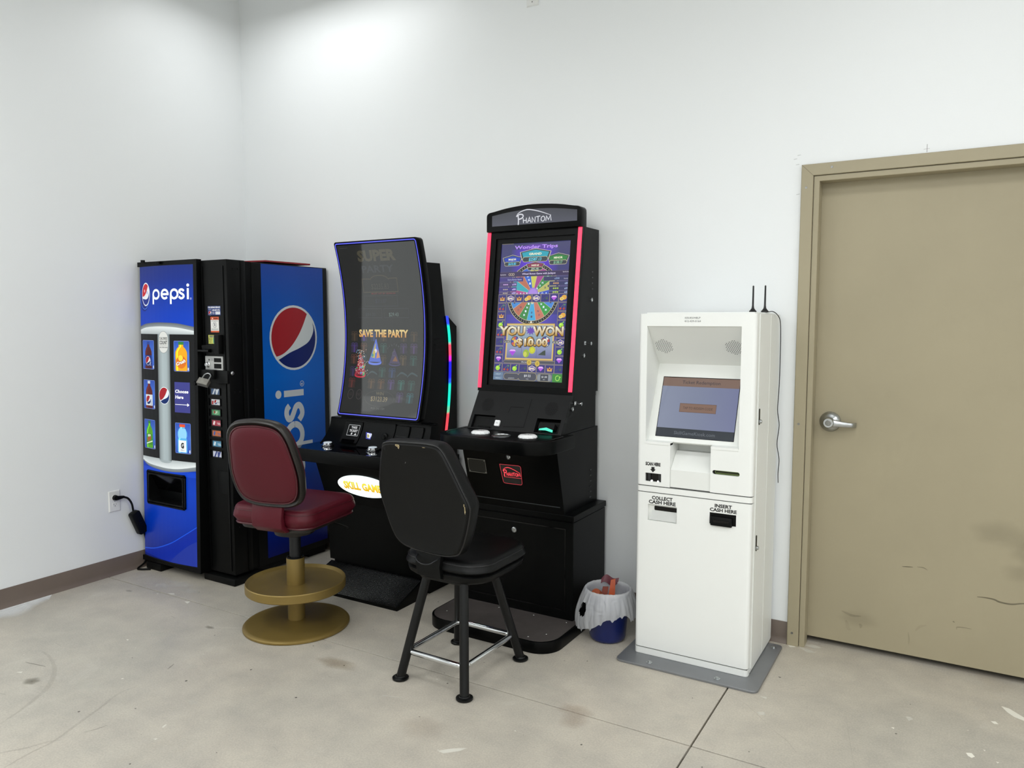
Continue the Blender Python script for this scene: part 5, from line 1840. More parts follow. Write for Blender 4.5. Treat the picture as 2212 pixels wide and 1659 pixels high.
def cell(x, z, kind, w=.0485, h=.0400):
    A.rect(x - w / 2 - .001, x + w / 2 + .001, z - h / 2 - .001, z + h / 2 + .001, '#8a8078', 5.0)
    A.rect(x - w / 2 + .0018, x + w / 2 - .0018, z - h / 2 + .0015, z + h / 2 - .0015, CELLC, 5.3)
    L = 5.7
    if kind == 'crown':
        A.poly([(x - .013, z - .007), (x + .013, z - .007), (x + .016, z + .007), (x + .007, z + .001), (x, z + .011), (x - .007, z + .001), (x - .016, z + .007)], '#c8924e', L)
        A.rect(x - .013, x + .013, z - .011, z - .007, '#e0c070', L)
        A.ell(x, z - .002, .004, .004, '#7a3a3a', L + .3, n=8)
    elif kind == 'bar':
        A.poly([(x - .019, z + .006), (x, z + .015), (x + .019, z + .006), (x + .019, z - .006), (x, z - .015), (x - .019, z - .006)], '#e6dcb8', L)
        A.poly([(x - .016, z + .005), (x, z + .012), (x + .016, z + .005), (x + .016, z - .005), (x, z - .012), (x - .016, z - .005)], '#5a3fae', L + .3)
        A.text('BAR', x, z - .005, .010, .028, '#f0e6c0', L + .6, bold=.05)
    elif kind == 'orange':
        A.ell(x + .006, z + .002, .014, .012, '#e0a848', L)
        A.ell(x - .007, z - .005, .011, .009, '#e8d078', L + .3)
        A.ell(x - .007, z - .005, .007, .0055, '#d8b85a', L + .5)
        A.poly([(x + .012, z + .012), (x + .020, z + .017), (x + .017, z + .009)], '#7aa84a', L + .5)
    elif kind == 'gem':
        A.poly([(x - .016, z + .003), (x - .009, z + .011), (x + .009, z + .011), (x + .016, z + .003), (x, z - .013)], '#b05ad8', L)
        A.poly([(x - .016, z + .003), (x - .009, z + .011), (x + .009, z + .011), (x + .016, z + .003)], '#e6b8f4', L + .3)
    elif kind == 'cherry':
        A.line([(x - .010, z - .006), (x + .006, z + .013), (x + .010, z - .006)], .0016, '#7a8a5a', L)
        A.ell(x - .011, z - .009, .0065, .0055, '#b84a3c', L + .3, n=12)
        A.ell(x + .008, z - .010, .0065, .0055, '#a83c38', L + .3, n=12)
        A.poly([(x + .007, z + .012), (x + .017, z + .013), (x + .014, z + .004)], '#5a9a52', L + .3)
    elif kind == 'apple':
        A.ell(x - .001, z - .003, .013, .012, '#a4dc3c', L)
        A.ell(x - .004, z + .001, .005, .004, '#c8f070', L + .3, n=10)
        A.poly([(x + .002, z + .009), (x + .013, z + .017), (x + .013, z + .009)], '#8cc860', L + .3)
    else:
        A.line([(x - .016, z - .008), (x + .006, z + .006), (x + .015, z + .010)], .002, '#4a5a50', L)
        A.poly([(x + .002, z - .004), (x + .014, z - .007), (x + .013, z + .006)], '#4c6a40', L)


PITCH = (SX1 - SX0) / 8
for k, kd in enumerate(('crown', 'bar', 'crown', 'orange', 'bar', 'leaf', 'gem', 'orange')):
    cell(SX0 + PITCH * (k + .5), 1.612, kd)
for k, kd in enumerate(('apple', 'cherry', 'apple', 'leaf', 'bar', 'gem', 'crown', 'leaf')):
    cell(SX0 + PITCH * (k + .5), 1.262, kd)
for k, (l, r) in enumerate((('cherry', 'cherry'), ('crown', 'orange'), ('apple', 'apple'), ('cherry', 'gem'), ('leaf', 'bar'), ('cherry', 'apple'), ('gem', 'gem'))):
    z = 1.612 - .0438 * (k + 1)
    cell(SX0 + PITCH * .5, z, l)
    cell(SX1 - PITCH * .5, z, r)
# prize frame
A.rect(2.255, 2.531, 1.302, 1.486, '#a88a4a', 5.0)
A.rect(2.258, 2.528, 1.305, 1.483, '#d8bc74', 5.2)
A.vgrad(2.264, 2.522, 1.312, 1.476, [(0, '#6a6c9c'), (.3, '#8c94b4'), (.6, '#8fa4b4'), (1, '#9aa8b8')], 5.4)
for x in (2.350, 2.436):
    A.rect(x - .0008, x + .0008, 1.312, 1.476, '#5a6480', 5.6)
A.poly([(2.322 + .022 * math.cos(k * PI / 8) * (1 if k % 2 else .7), 1.398 + .022 * math.sin(k * PI / 8) * (1 if k % 2 else .7)) for k in range(16)], '#d8d0d8', 5.8)
for cx, cs in ((2.310, ('#c8a040', '#4a50a0', '#c85a50')), (2.396, ('#c89838', '#a87828', '#e0b850')), (2.483, ('#b83a40', '#e6e0d8', '#3a50a8'))):
    A.ell(cx, 1.395, .026, .027, '#26283a', 5.8)
    for k in range(9):
        A.poly([(cx, 1.395)] + arc(cx, 1.395, .023, .024, 40 * k, 40 * k + 40, 3), cs[k % 3], 6)
    A.ell(cx, 1.395, .009, .009, '#d8c070', 6.2, n=12)
A.poly([(2.396 + (.030 if k % 2 else .016) * math.cos(k * PI / 9), 1.449 + (.024 if k % 2 else .012) * math.sin(k * PI / 9)) for k in range(18)], '#6a4ab0', 5.9)
A.poly([(2.278, 1.346), (2.287, 1.354), (2.309, 1.354), (2.318, 1.346), (2.299, 1.322)], '#a848d8', 6)
A.poly([(2.278, 1.346), (2.287, 1.354), (2.309, 1.354), (2.318, 1.346)], '#e8b0f8', 6.3)
A.ell(2.377, 1.336, .018, .020, '#98b43c', 6)
A.ell(2.372, 1.332, .010, .013, '#c8cc58', 6.3)
A.ell(2.411, 1.353, .018, .018, '#ccd23c', 6.5)
A.ring(2.411, 1.353, .015, .015, .002, '#a8a428', 6.7, n=18)
A.poly([(2.446, 1.330), (2.474, 1.350), (2.486, 1.354), (2.488, 1.328)], '#3e4a42', 6)
for s_, x0, x1, z0, h in (('YOU', 2.212, 2.366, 1.428, .044), ('WON', 2.408, 2.580, 1.428, .044), ('$10.00', 2.318, 2.496, 1.375, .036)):
    w_ = x1 - x0
    A.text(s_, (x0 + x1) / 2 + .0015, z0 - .0015, h, w_, '#3a2a14', 8, bold=.085)
    A.text(s_, (x0 + x1) / 2, z0, h, w_, '#6a4a14', 8.4, bold=.07)
    A.text(s_, (x0 + x1) / 2, z0, h, w_, None, 8.8, bold=.035, grad=('#b88a20', '#f0f0dc'))
for x, tx in ((2.263, 'x10'), (2.540, '$1.00')):
    A.poly(rrect(x - .019, x + .019, 1.387, 1.401, .006, 3), '#c8bc9c', 7)
    A.poly(rrect(x - .018, x + .018, 1.388, 1.400, .0055, 3), '#4a4c54', 7.3)
    A.text(tx, x, 1.390, .008, .026, '#e8e8e0', 7.6)
A.poly(rrect(2.248, 2.543, 1.285, 1.301, .008, 4), '#b8ac88', 5.2)
A.poly(rrect(2.249, 2.542, 1.2862, 1.2998, .007, 4), '#52535e', 5.5)
A.text('We have a winner!', 2.395, 1.2895, .007, .085, '#e8e8f0', 6)
for x, z in ((2.398, 1.292), (2.445, 1.287)):
    A.ell(x, z, .014, .015, '#b89c3c', 6.4)
    A.ring(x, z, .010, .011, .002, '#e8d470', 6.7, n=14)
# bottom bar
A.rect(SX0, SX1, 1.1992, 1.240, '#5a6280', 5)
A.rect(SX0, 2.250, 1.2195, 1.238, '#6a829c', 5.3)
A.rect(SX0, 2.250, 1.1995, 1.2175, '#6a829c', 5.3)
A.text('HELP', 2.222, 1.2245, .008, .028, '#b8c8d8', 5.7)
A.text('MENU', 2.222, 1.2045, .008, .030, '#b8c8d8', 5.7)
for x0, x1, z0, z1 in ((2.255, 2.345, 1.202, 1.235), (2.340, 2.445, 1.197 + .003, 1.241), (2.446, 2.530, 1.200, 1.238)):
    A.poly(rrect(x0, x1, z0, z1, .016, 5), '#b8ac78', 5.4)
    A.poly(rrect(x0 + .0015, x1 - .0015, z0 + .0015, z1 - .0015, .0145, 5), '#4c4e5a', 5.6)
A.poly(rrect(2.449, 2.527, 1.203, 1.235, .013, 4), '#8a929a', 5.8)
A.rect(2.467, 2.511, 1.2035, 1.2345, '#3f424c', 6)
A.text('JACKPOTS', 2.300, 1.2075, .005, .036, '#d8dce4', 6)
A.text('$9.55', 2.393, 1.219, .012, .038, '#e8eaf0', 6)
A.text('WIN', 2.393, 1.2065, .005, .014, '#c8ccd4', 6)
A.text('$1.00', 2.489, 1.218, .010, .030, '#e8eaf0', 6.3)
A.text('BET', 2.489, 1.2075, .005, .012, '#c8ccd4', 6.3)
A.rect(2.5335, SX1, 1.1992, 1.2395, '#3f8a3c', 5.4)
A.ring(2.562, 1.219, .0125, .0135, .0035, '#a8e060', 6, 60, 380, 24)
A.poly([(2.571, 1.230), (2.581, 1.224), (2.571, 1.220)], '#a8e060', 6.2)
A.build('screen', art_mat('bright_screen', emit=1.0, diffuse=False, rough=.22, spec=.4), bz, lambda u, v, h: (u, FY(v) + .0165 - h * .45, v), label='bright screen with colourful fruit wheel game')
# ------------------------------------------------------------------ white ticket kiosk
M_WHT = mat('white_powder_coat', '#eceeeb', rough=.40, spec=.4, bump=(220, .08, .0003))
M_WHT2 = mat('white_panel', '#e6e8e4', rough=.45, spec=.35)
t = ks = thing('ticket_kiosk', 'white upright ticket redemption kiosk with sloped screen beside the taupe door', 'kiosk', (3.29, -.26, 0))
KX0, KX1, KYF, KYS = 3.040, 3.542, -.468, -.434
q = MB()
q.prism(rrect(2.992, 3.606, -.578, -.06, (.03, .03, .02, .02), 5), 'z', 0, .010, .0015, 1)
kp = q.build('floor_plate', mat('grey_floor_plate', '#85878a', rough=.4, metal=.55, vary=(5, .08)), t, smooth=30, label='grey steel floor plate')
for x, y in ((3.138, -.540), (3.435, -.540), (3.573, -.105)):
    q = MB()
    q.lathe([(.013, 0), (.013, .0015), (.007, .002), (.007, .006), (.0045, .0075), (.001, .0075)], (x, y, .010), 12)
    q.build('floor_bolt', M_STEEL, kp, smooth=30)
# carcass with a hollow behind the screen niche
NZ0, NZ1, NX0, NX1 = .971, 1.477, 3.078, 3.482
q = MB()
q.box(KX0 + .002, KX1, KYS + .003, -.022, .012, .776, .003)
q.box(KX0 + .002, KX0 + .034, KYS + .003, -.022, .776, 1.528)
q.box(KX1 - .055, KX1, KYS + .003, -.022, .776, 1.528)
q.box(KX0 + .034, KX1 - .055, -.28, -.022, .776, 1.528)
q.box(KX0 + .034, KX1 - .055, KYS + .003, -.28, 1.49, 1.528)
kb = q.build('carcass', M_WHT, t, smooth=0)
MB().box(KX0 + .018, KX1 - .02, -.42, -.03, 1.528, 1.536, .003).build('lid', M_WHT, kb, smooth=0)
MB().box(KX1, KX1 + .0012, -.205, -.022, .02, 1.525).box(KX1, KX1 + .0035, -.418, -.412, .03, 1.528).build('side_seam', M_WHT2, kb, smooth=0)


def round_front(b, r=.017):
    es = []
    b.bm.normal_update()
    for e in b.bm.edges:
        a, c = e.verts
        if abs(a.co.x - c.co.x) < 1e-5 and abs(a.co.y - c.co.y) < 1e-5 and abs(a.co.y - KYF) < 1e-4 and (abs(a.co.x - KX0) < 1e-4 or abs(a.co.x - KX1) < 1e-4):
            es.append(e)
    bmesh.ops.bevel(b.bm, geom=es, offset=r, segments=5, profile=.5, affect='EDGES')


kfm = lambda x, z: (x, KYF, z)
kbm = lambda x, z: (x, KYS, z)
SLX0, SLX1 = 3.375, 3.489
q = MB()


def solid_u(x, z):
    if NX0 < x < NX1 and NZ0 < z < NZ1:
        return False
    if 3.191 < x < 3.367 and z < NZ0:
        return False
    if 3.079 < x < 3.152 and .796 < z < .834:
        return False
    if SLX0 < x < SLX1 and .8575 < z < .8755:
        return False
    return True


q.holed([KX0, NX0, 3.079, 3.152, 3.191, 3.367, SLX0, NX1, SLX1, KX1], [.779, .796, .834, .8575, .8755, NZ0, NZ1, 1.530], solid_u, kfm, kbm)
round_front(q)
ku = q.build('upper_door', M_WHT, t, smooth=40)
# belt, lower door, plinth
q = MB()
q.holed([KX0, KX1], [.7505, .7745], lambda x, z: True, lambda x, z: (x, KYF, z), kbm)
round_front(q)
q.build('belt_rail', M_WHT, t, smooth=40)
q = MB()
q.holed([KX0, 3.094, 3.225, 3.368, 3.479, KX1], [.043, .623, .645, .694, .696, .7465], lambda x, z: not (3.094 < x < 3.225 and .623 < z < .696) and not (3.368 < x < 3.479 and .645 < z < .694), kfm, kbm)
round_front(q)
kl = q.build('lower_door', M_WHT, t, smooth=40)
q = MB()
q.holed([KX0, KX1], [.011, .038], lambda x, z: True, lambda x, z: (x, KYF, z), kbm)
round_front(q)
q.build('plinth', M_WHT, t, smooth=40)
MB().box(KX0 + .006, KX1 - .004, KYF + .006, KYS + .004, .036, .0435).box(KX0 + .006, KX1 - .004, KYF + .006, KYS + .004, .7455, .7515).box(KX0 + .006, KX1 - .004, KYF + .006, KYS + .004, .774, .7795).build('seam_filler', mat('seam_grey', '#4c4c4a', rough=.8), t, smooth=0)  # dark grey strips filling the door seams
# niche: sloping speaker panel above, sloping screen panel below
YI, ZI = -.306, 1.307
q = MB()
q.prism([(KYF + .004, NZ1), (YI, ZI), (YI + .006, ZI), (KYF + .02, NZ1 + .006)], 'x', NX0 - .004, NX1 + .004)
su = q.build('speaker_panel', M_WHT2, t, smooth=0)
q = MB()
SKY = lambda z: YI - (ZI - z) * .392
q.prism([(YI, ZI), (SKY(NZ0 + .004), NZ0 + .004), (SKY(NZ0 + .004) + .008, NZ0 - .002), (YI + .008, ZI)], 'x', NX0 - .004, NX1 + .004)
sl = q.build('screen_panel', M_WHT2, t, smooth=0)
for x0, x1 in ((NX0 - .003, NX0 + .0007), (NX1 - .0007, NX1 + .003)):
    MB().prism([(KYF + .003, NZ1 - .0005), (YI + .004, ZI), (KYF + .003, NZ0 + .0005)], 'x', x0, x1).build('niche_side', M_WHT2, t, smooth=0)
upm = planemap((0, KYF + .004, NZ1), (1, 0, 0), Vector((0, KYF + .004 - YI, NZ1 - ZI)))


def upmap(u, v, h):
    k = (NZ1 - v) / (NZ1 - ZI)
    return Vector((u, KYF + .004 + (YI - KYF - .004) * k, v)) + Vector((0, -(NZ1 - ZI), -(YI - KYF))).normalized() * (h + .0003)


a = Art()
for cx in (3.126, 3.434):
    for i in range(-6, 7):
        for j in range(-6, 7):
            x, z = (i + .5 * (j % 2)) * .0088, j * .0058
            if math.hypot(x, z * 1.35) < .040:
                a.ell(cx + x, 1.388 + z, .0019, .0016, '#1c1c1c', 1, n=7)
a.build('speaker_holes', art_mat('hole_print', rough=.9, spec=.1), su, upmap)


def skmap(u, v, h):
    return Vector((u, SKY(v), v)) + Vector((0, -.931, .365)) * (h + .0003)


q = MB()
q.slab2(rrect(3.1085, 3.4515, .994, 1.2505, .001, 1), [], lambda u, v: skmap(u, v, .0008), -Vector((0, -.931, .365)) * .001)
sc_ = q.build('monitor_edge', M_BLKG, sl, smooth=0)
A = Art()
A.rect(3.111, 3.449, .996, 1.2475, '#6a70a0', 1)
A.hgrad(3.111, 3.449, 1.032, 1.210, [(0, '#8a92a8'), (.5, '#8189a2'), (1, '#787ea0')], 2)
A.rect(3.111, 3.449, 1.210, 1.2475, '#826b60', 2)
A.rect(3.111, 3.449, .996, 1.032, '#30363e', 2)
A.text('Ticket Redemption', 3.282, 1.222, .0145, .168, '#3c3a42', 3)
A.rect(3.201, 3.361, 1.102, 1.138, '#866a5c', 3)
A.outline([(3.201, 1.102), (3.361, 1.102), (3.361, 1.138), (3.201, 1.138)], .0012, '#5c453c', 3.4)
A.text('TAP TO REDEEM CODE', 3.281, 1.1145, .0105, .130, '#4a3c3a', 4)
A.text('SkillGameKiosk.com', 3.2805, 1.007, .0145, .179, '#6c727a', 3)
A.build('screen', art_mat('kiosk_screen', emit=.9, diffuse=False, rough=.16, spec=.5), sl, lambda u, v, h: skmap(u, v, .0009 + h * .5), label='kiosk screen with ticket redemption page')
# lip under the screen, notch with sloped printer shelf
q = MB()
q.prism([(SKY(NZ0) + .006, NZ0 - .008), (KYF - .002, NZ0 - .008), (KYF - .002, NZ0 + .003), (SKY(NZ0 + .006), NZ0 + .006)], 'x', NX0 + .001, 3.191)
q.build('screen_lip', M_WHT, sl, smooth=0)
q = MB()
q.prism([(SKY(NZ0) + .006, NZ0 - .008), (KYF - .002, NZ0 - .008), (KYF - .002, NZ0 + .003), (SKY(NZ0 + .006), NZ0 + .006)], 'x', 3.367, NX1 - .001)
q.build('screen_lip', M_WHT, sl, smooth=0)
q = MB()
q.prism([(KYF + .006, .781), (KYF + .006, .857), (-.385, .930), (-.30, .930), (-.30, .781)], 'x', 3.192, 3.366)
q.build('printer_shelf', M_WHT2, t, smooth=0)
q = MB()
q.box(3.185, 3.191, KYS + .002, -.30, .78, .971)
q.box(3.367, 3.373, KYS + .002, -.30, .78, .971)
q.box(3.191, 3.367, -.35, -.30, .92, .985)
q.build('notch_liner', M_WHT2, t, smooth=0)
# ticket slot with green glow, scanner, cash slots
q = MB()
sx = rrect(SLX0 + .001, SLX1 - .001, .8573, .8757, .0088, 5)
q.slab2(sx, [], lambda u, v: (u, KYF + .008, v), (0, .004, 0))
so = q.build('ticket_slot', M_BLKG, ku, smooth=0)
a = Art()
a.outline(rrect(3.386, 3.486, .8600, .8728, .006, 4), .0016, '#8aa85a', 1)
a.rect(3.390, 3.482, .8615, .8668, '#4c5a1e', .8)
a.build('slot_glow', art_mat('dim_glow', emit=.6, diffuse=False), so, lambda u, v, h: (u, KYF + .0078 - h, v), label='dim green glow')
q = MB()
for sgx, (x0, x1) in ((1, (SLX0, SLX0 + .009)), (-1, (SLX1 - .009, SLX1))):
    for zz, dz in ((.8575, 1), (.8755, -1)):
        xo = SLX0 if sgx > 0 else SLX1
        pts = [(xo, zz)] + [(xo + sgx * (.009 - .009 * math.sin(k * PI / 8)), zz + dz * (.009 - .009 * math.cos(k * PI / 8))) for k in range(0, 5)]
        q.prism(pts, 'y', KYF, KYF + .008)
q.build('slot_corner', M_WHT, ku, smooth=0)
q = MB()
q.box(3.079, 3.152, KYF + .012, KYF + .016, .796, .834)
sn = q.build('scanner_window', M_BLKG, ku, smooth=0)
q = MB()
q.box(3.090, 3.102, KYF + .006, KYF + .013, .800, .834)
q.box(3.138, 3.148, KYF + .006, KYF + .013, .800, .834)
q.build('scanner_fin', mat('dark_grey_plastic', '#1c1e20', rough=.4), sn, smooth=0)
for x in (3.1065, 3.136):
    MB().cyl((x, KYF + .006, .7985), .0042, .006, 'y', 12).build('scanner_light', mat('small_white_lamp', '#ffffff', emit='#f4f6f4', es=.9), sn)
a = Art()
a.text('SCAN HERE', 3.1145, .868, .0145, .068, '#141414', 1, bold=.05)
a.poly([(3.1075, .862), (3.1215, .862), (3.1215, .852), (3.1275, .852), (3.1145, .838), (3.1015, .852), (3.1075, .852)], '#141414', 1)
INK = art_mat('black_decal', rough=.4)
a.build('lettering', INK, ku, lambda u, v, h: (u, KYF - .0003 - h, v))
a = Art()
a.text('ISSUES/HELP', 3.278, 1.5085, .0075, .066, '#55565a', 1)
a.text('412-439-0164', 3.278, 1.4945, .0080, .070, '#55565a', 1)
a.build('lettering', INK, ku, lambda u, v, h: (u, KYF - .0003 - h, v))
a = Art()
a.text('COLLECT', 3.159, .719, .0155, .094, '#141414', 1, bold=.035)
a.text('CASH HERE', 3.159, .7005, .0155, .122, '#141414', 1, bold=.035)
a.build('lettering', INK, kl, lambda u, v, h: (u, KYF - .0003 - h, v))
a = Art()
a.text('INSERT', 3.425, .7185, .0145, .072, '#141414', 1, bold=.035)
a.text('CASH HERE', 3.425, .7005, .0145, .112, '#141414', 1, bold=.035)
a.build('lettering', INK, kl, lambda u, v, h: (u, KYF - .0003 - h, v))
q = MB()
q.box(3.094, 3.225, KYF + .013, KYF + .017, .623, .696)
cl_ = q.build('cash_tray', M_WHT2, kl, smooth=0)
q = MB()
q.prism(rrect(3.120, 3.223, .669, .688, .004, 3), 'y', KYF + .0115, KYF + .0132)
q.build('cash_slot', M_BLKG, cl_, smooth=0)
q = MB()
q.loft([[(3.110, KYF + .0125, .668), (3.222, KYF + .0125, .668), (3.222, KYF + .0105, .668), (3.110, KYF + .0105, .668)], [(3.098, KYF + .004, .627), (3.222, KYF + .004, .627), (3.222, KYF + .002, .627), (3.098, KYF + .002, .627)]])
q.build('tray_lip', mat('clear_acrylic', '#e6e8e6', rough=.12, spec=.6, alpha=.55), cl_, smooth=0)
q = MB()
q.box(3.368, 3.479, KYF + .004, KYF + .02, .645, .694)
ci = q.build('cash_acceptor', M_BLK2, kl, smooth=0)
q = MB()
q.box(3.374, 3.464, KYF - .013, KYF + .006, .641, .680, .004)
q.build('acceptor_mouth', M_BLK2, ci)
q = MB()
q.box(3.386, 3.452, KYF - .0138, KYF - .012, .656, .668, .001, 1)
q.build('acceptor_slot', M_BLKG, ci, smooth=0)
for y, z in ((-.384, 1.102), (-.377, .563)):
    q = MB()
    q.prism(rrect(y - .006, y + .006, z - .034, z + .034, .006, 4), 'x', KX1, KX1 + .003)
    lk = q.build('side_lock', M_BLKG, kb, smooth=0)
    q = MB()
    q.lathe([(.009, 0), (.009, .006), (.006, .010), (.001, .010)], (KX1 + .002, y, z - .02), 14, 'x')
    q.build('lock_cylinder', M_STEEL, lk)

# two magnetic antennas on the kiosk
M_ANT = mat('black_antenna', '#0e0f10', rough=.4)


def antenna(x, y, label):
    t = thing('antenna', label, 'antenna', (x, y, 1.536), 'antennas on the kiosk')
    q = MB()
    q.lathe([(.016, 0), (.016, .006), (.012, .010), (.006, .018), (.0042, .03), (.0036, .106), (.0036, .114), (.002, .1165), (.0005, .117)], (x, y, 1.536), 16)
    q.build('mast', M_ANT, t)
    return t


antenna(3.462, -.20, 'black stub antenna farther from the kiosk edge, without a visible cable')
an = antenna(3.513, -.20, 'black stub antenna at the right edge of the kiosk with a cable')
cab_pts = [(3.526, -.20, 1.5385), (3.545, -.17, 1.5385), (3.558, -.115, 1.512), (3.560, -.09, 1.46), (3.558, -.07, 1.32), (3.5565, -.07, 1.19), (3.553, -.07, 1.10), (3.562, -.07, 1.03), (3.555, -.07, .945), (3.566, -.07, .875), (3.563, -.07, .81), (3.557, -.03, .76)]
MB().tube(cab_pts, .0019, 6, smooth=5).build('cable', M_ANT, an)

# ------------------------------------------------------------------ burgundy swivel stool
M_BURG = mat('burgundy_vinyl', '#4f0f1c', rough=.42, spec=.28, bump=(160, .12, .0006), vary=(3, .05))
M_PIPE = mat('burgundy_piping', '#430b16', rough=.4)
M_BROWN = mat('dark_brown_plastic', '#221f1c', rough=.34, spec=.4)
M_GOLD = mat('gold_paint', '#85703c', rough=.42, metal=.45, vary=(7, .07), bump=(90, .1, .0005))
M_POST = mat('dark_gas_post', '#1b1d20', rough=.35, metal=.3)
CX, CY = 1.477, -1.005
t = thing('swivel_stool', 'burgundy vinyl swivel stool on a round gold pedestal with foot disc', 'stool', (CX, CY, 0))
q = MB()
q.lathe([(.252, 0), (.256, .003), (.256, .011), (.250, .017), (.235, .0195), (.10, .030), (.05, .033)], (CX, CY, 0), 64)
q.build('base', M_GOLD, t, smooth=40)
MB().cyl((CX, CY, .03), .0415, .18, 'z', 32).build('column', M_GOLD, t)
q = MB()
q.lathe([(.043, .196), (.222, .192), (.236, .186), (.240, .190), (.240, .226), (.237, .230), (.233, .226), (.224, .216), (.20, .211), (.043, .208)], (CX, CY, 0), 64)
q.build('foot_disc', M_GOLD, t, smooth=35)
q = MB()
q.lathe([(.0430, .20), (.0435, .336), (.0425, .340), (.036, .340), (.034, .332), (.001, .332)], (CX, CY, 0), 32)
sv = q.build('sleeve', M_GOLD, t, smooth=35)
q = MB()
q.tube([(CX + .038 * math.cos(a), CY + .038 * math.sin(a), .341) for a in [2 * PI * k / 24 for k in range(24)]], .0042, 8, closed=True)
q.build('sleeve_ring', M_BLK2, sv)
MB().cyl((CX, CY, .325), .0275, .16, 'z', 24).build('gas_post', M_POST, t)
R_ = Matrix.Translation((CX, CY, 0)) @ Matrix.Rotation(math.radians(8), 4, 'Z')
q = MB()
q.lathe([(.06, .455), (.095, .466), (.105, .50), (.105, .535), (.001, .535)], (0, 0, 0), 24)
q.prism(rrect(-.20, .20, -.18, .20, .07, 6), 'z', .518, .543, .008)
q.move(R_).build('seat_pan', M_BROWN, t)
q = MB()
q.tube([(.05, .10, .50), (.14, .13, .492), (.20, .14, .478), (.215, .14, .472)], .004, 6, smooth=3)
q.move(R_).build('height_lever', M_BLK2, t)


def cushion(bm_, x0, x1, y0, y1, r, z0, z1, crown, rz, n=10):
    """rounded cushion, domed top"""
    rings = []
    for k in range(7):      # lower edge up to the side
        e = k / 6
        ins = .012 * (1 - math.sin(e * PI / 2)) if k < 3 else 0
        z = z0 + (z1 - rz - z0) * e
        bul = .006 * math.sin(e * PI)
        rings.append([(a, b, z) for a, b in rrect(x0 + ins - bul, x1 - ins + bul, y0 + ins - bul, y1 - ins + bul, r, n)])
    for k in range(1, 6):
        an = k / 5 * PI / 2
        ins = rz * (1 - math.cos(an))
        rings.append([(a, b, z1 - rz + rz * math.sin(an)) for a, b in rrect(x0 + ins, x1 - ins, y0 + ins, y1 - ins, max(.01, r - ins * .5), n)])
    W_, H_ = (x1 - x0) / 2, (y1 - y0) / 2
    for e in (.25, .5, .75, .92):
        ins = rz + (min(W_, H_) - rz) * e
        rings.append([(a, b, z1 + crown * math.sin(e * PI / 2)) for a, b in rrect(x0 + ins, x1 - ins, y0 + ins, y1 - ins, max(.004, (r - rz * .5) * (1 - e)), n)])
    bm_.loft(rings)
    return bm_


q = MB()
cushion(q, -.225, .225, -.20, .225, .070, .540, .632, .012, .024)
st = q.move(R_).build('seat', M_BURG, t, smooth=60)
q = MB()
q.tube([(a, b, .5445) for a, b in rrect(-.2165, .2165, -.1915, .2165, .064, 8)], .0055, 8, closed=True)
q.move(R_).build('piping', M_PIPE, st)
q = MB()
q.tube([(a, b, .6095) for a, b in rrect(-.2252, .2252, -.2002, .2252, .070, 8)], .0016, 6, closed=True)
q.move(R_).build('seam', M_PIPE, st)
# backrest: brown shell, padded panels back and front
BCX, BCY, BYAW, BLEAN = 1.574, -1.262, 11, 14
B_ = Matrix.Translation((BCX, BCY, .857)) @ Matrix.Rotation(math.radians(BYAW), 4, 'Z') @ Matrix.Rotation(math.radians(BLEAN), 4, 'X')
OUT = cat2([(-.182, .05), (-.166, .145), (-.122, .196), (-.04, .212), (.04, .212), (.118, .194), (.158, .140), (.180, .05), (.192, -.06), (.172, -.160), (.115, -.203), (0, -.212), (-.115, -.203), (-.170, -.160), (-.192, -.06)], 4, True)


def inset(d, y):
    return [(a * (1 - d / .2), y + .0, b * (1 - d / .2)) for a, b in OUT]


q = MB()
q.loft([inset(.024, -.010), inset(.008, -.022), inset(.001, -.016), inset(-.002, .004), inset(.001, .016), inset(.008, .024)])
bs = q.move(B_).build('back_shell', M_BROWN, t, smooth=50)
q = MB()
q.loft([inset(.024, -.012), inset(.024, -.020), inset(.032, -.026), inset(.06, -.031), inset(.11, -.034), inset(.17, -.035)])
q.move(B_).build('back_panel', M_BURG, bs, smooth=60)
q = MB()
q.tube([(a, b, c) for a, b, c in inset(.0235, -.021)], .0042, 8, closed=True)
q.move(B_).build('piping', M_PIPE, bs)
q = MB()
q.loft([inset(.016, .020), inset(.012, .030), inset(.020, .044), inset(.036, .054), inset(.07, .060), inset(.16, .063)])
q.move(B_).build('back_cushion', M_BURG, bs, smooth=60)
# covered bracket between back and seat
q = MB()
rr_ = []
for y, z, w_, th in ((-.205, .70, .085, .014), (-.216, .64, .086, .016), (-.222, .59, .086, .018), (-.215, .55, .086, .02), (-.185, .524, .085, .02), (-.11, .515, .08, .018)):
    rr_.append([(-w_ + .03, y - th, z), (w_ + .03, y - th, z), (w_ + .03, y + th * .4, z + .012), (-w_ + .03, y + th * .4, z + .012)])
q.loft(rr_)
q._bev(q.bm.verts[:], .006, 2, .6)
q.move(R_).build('back_bracket', M_BURG, t, smooth=40)

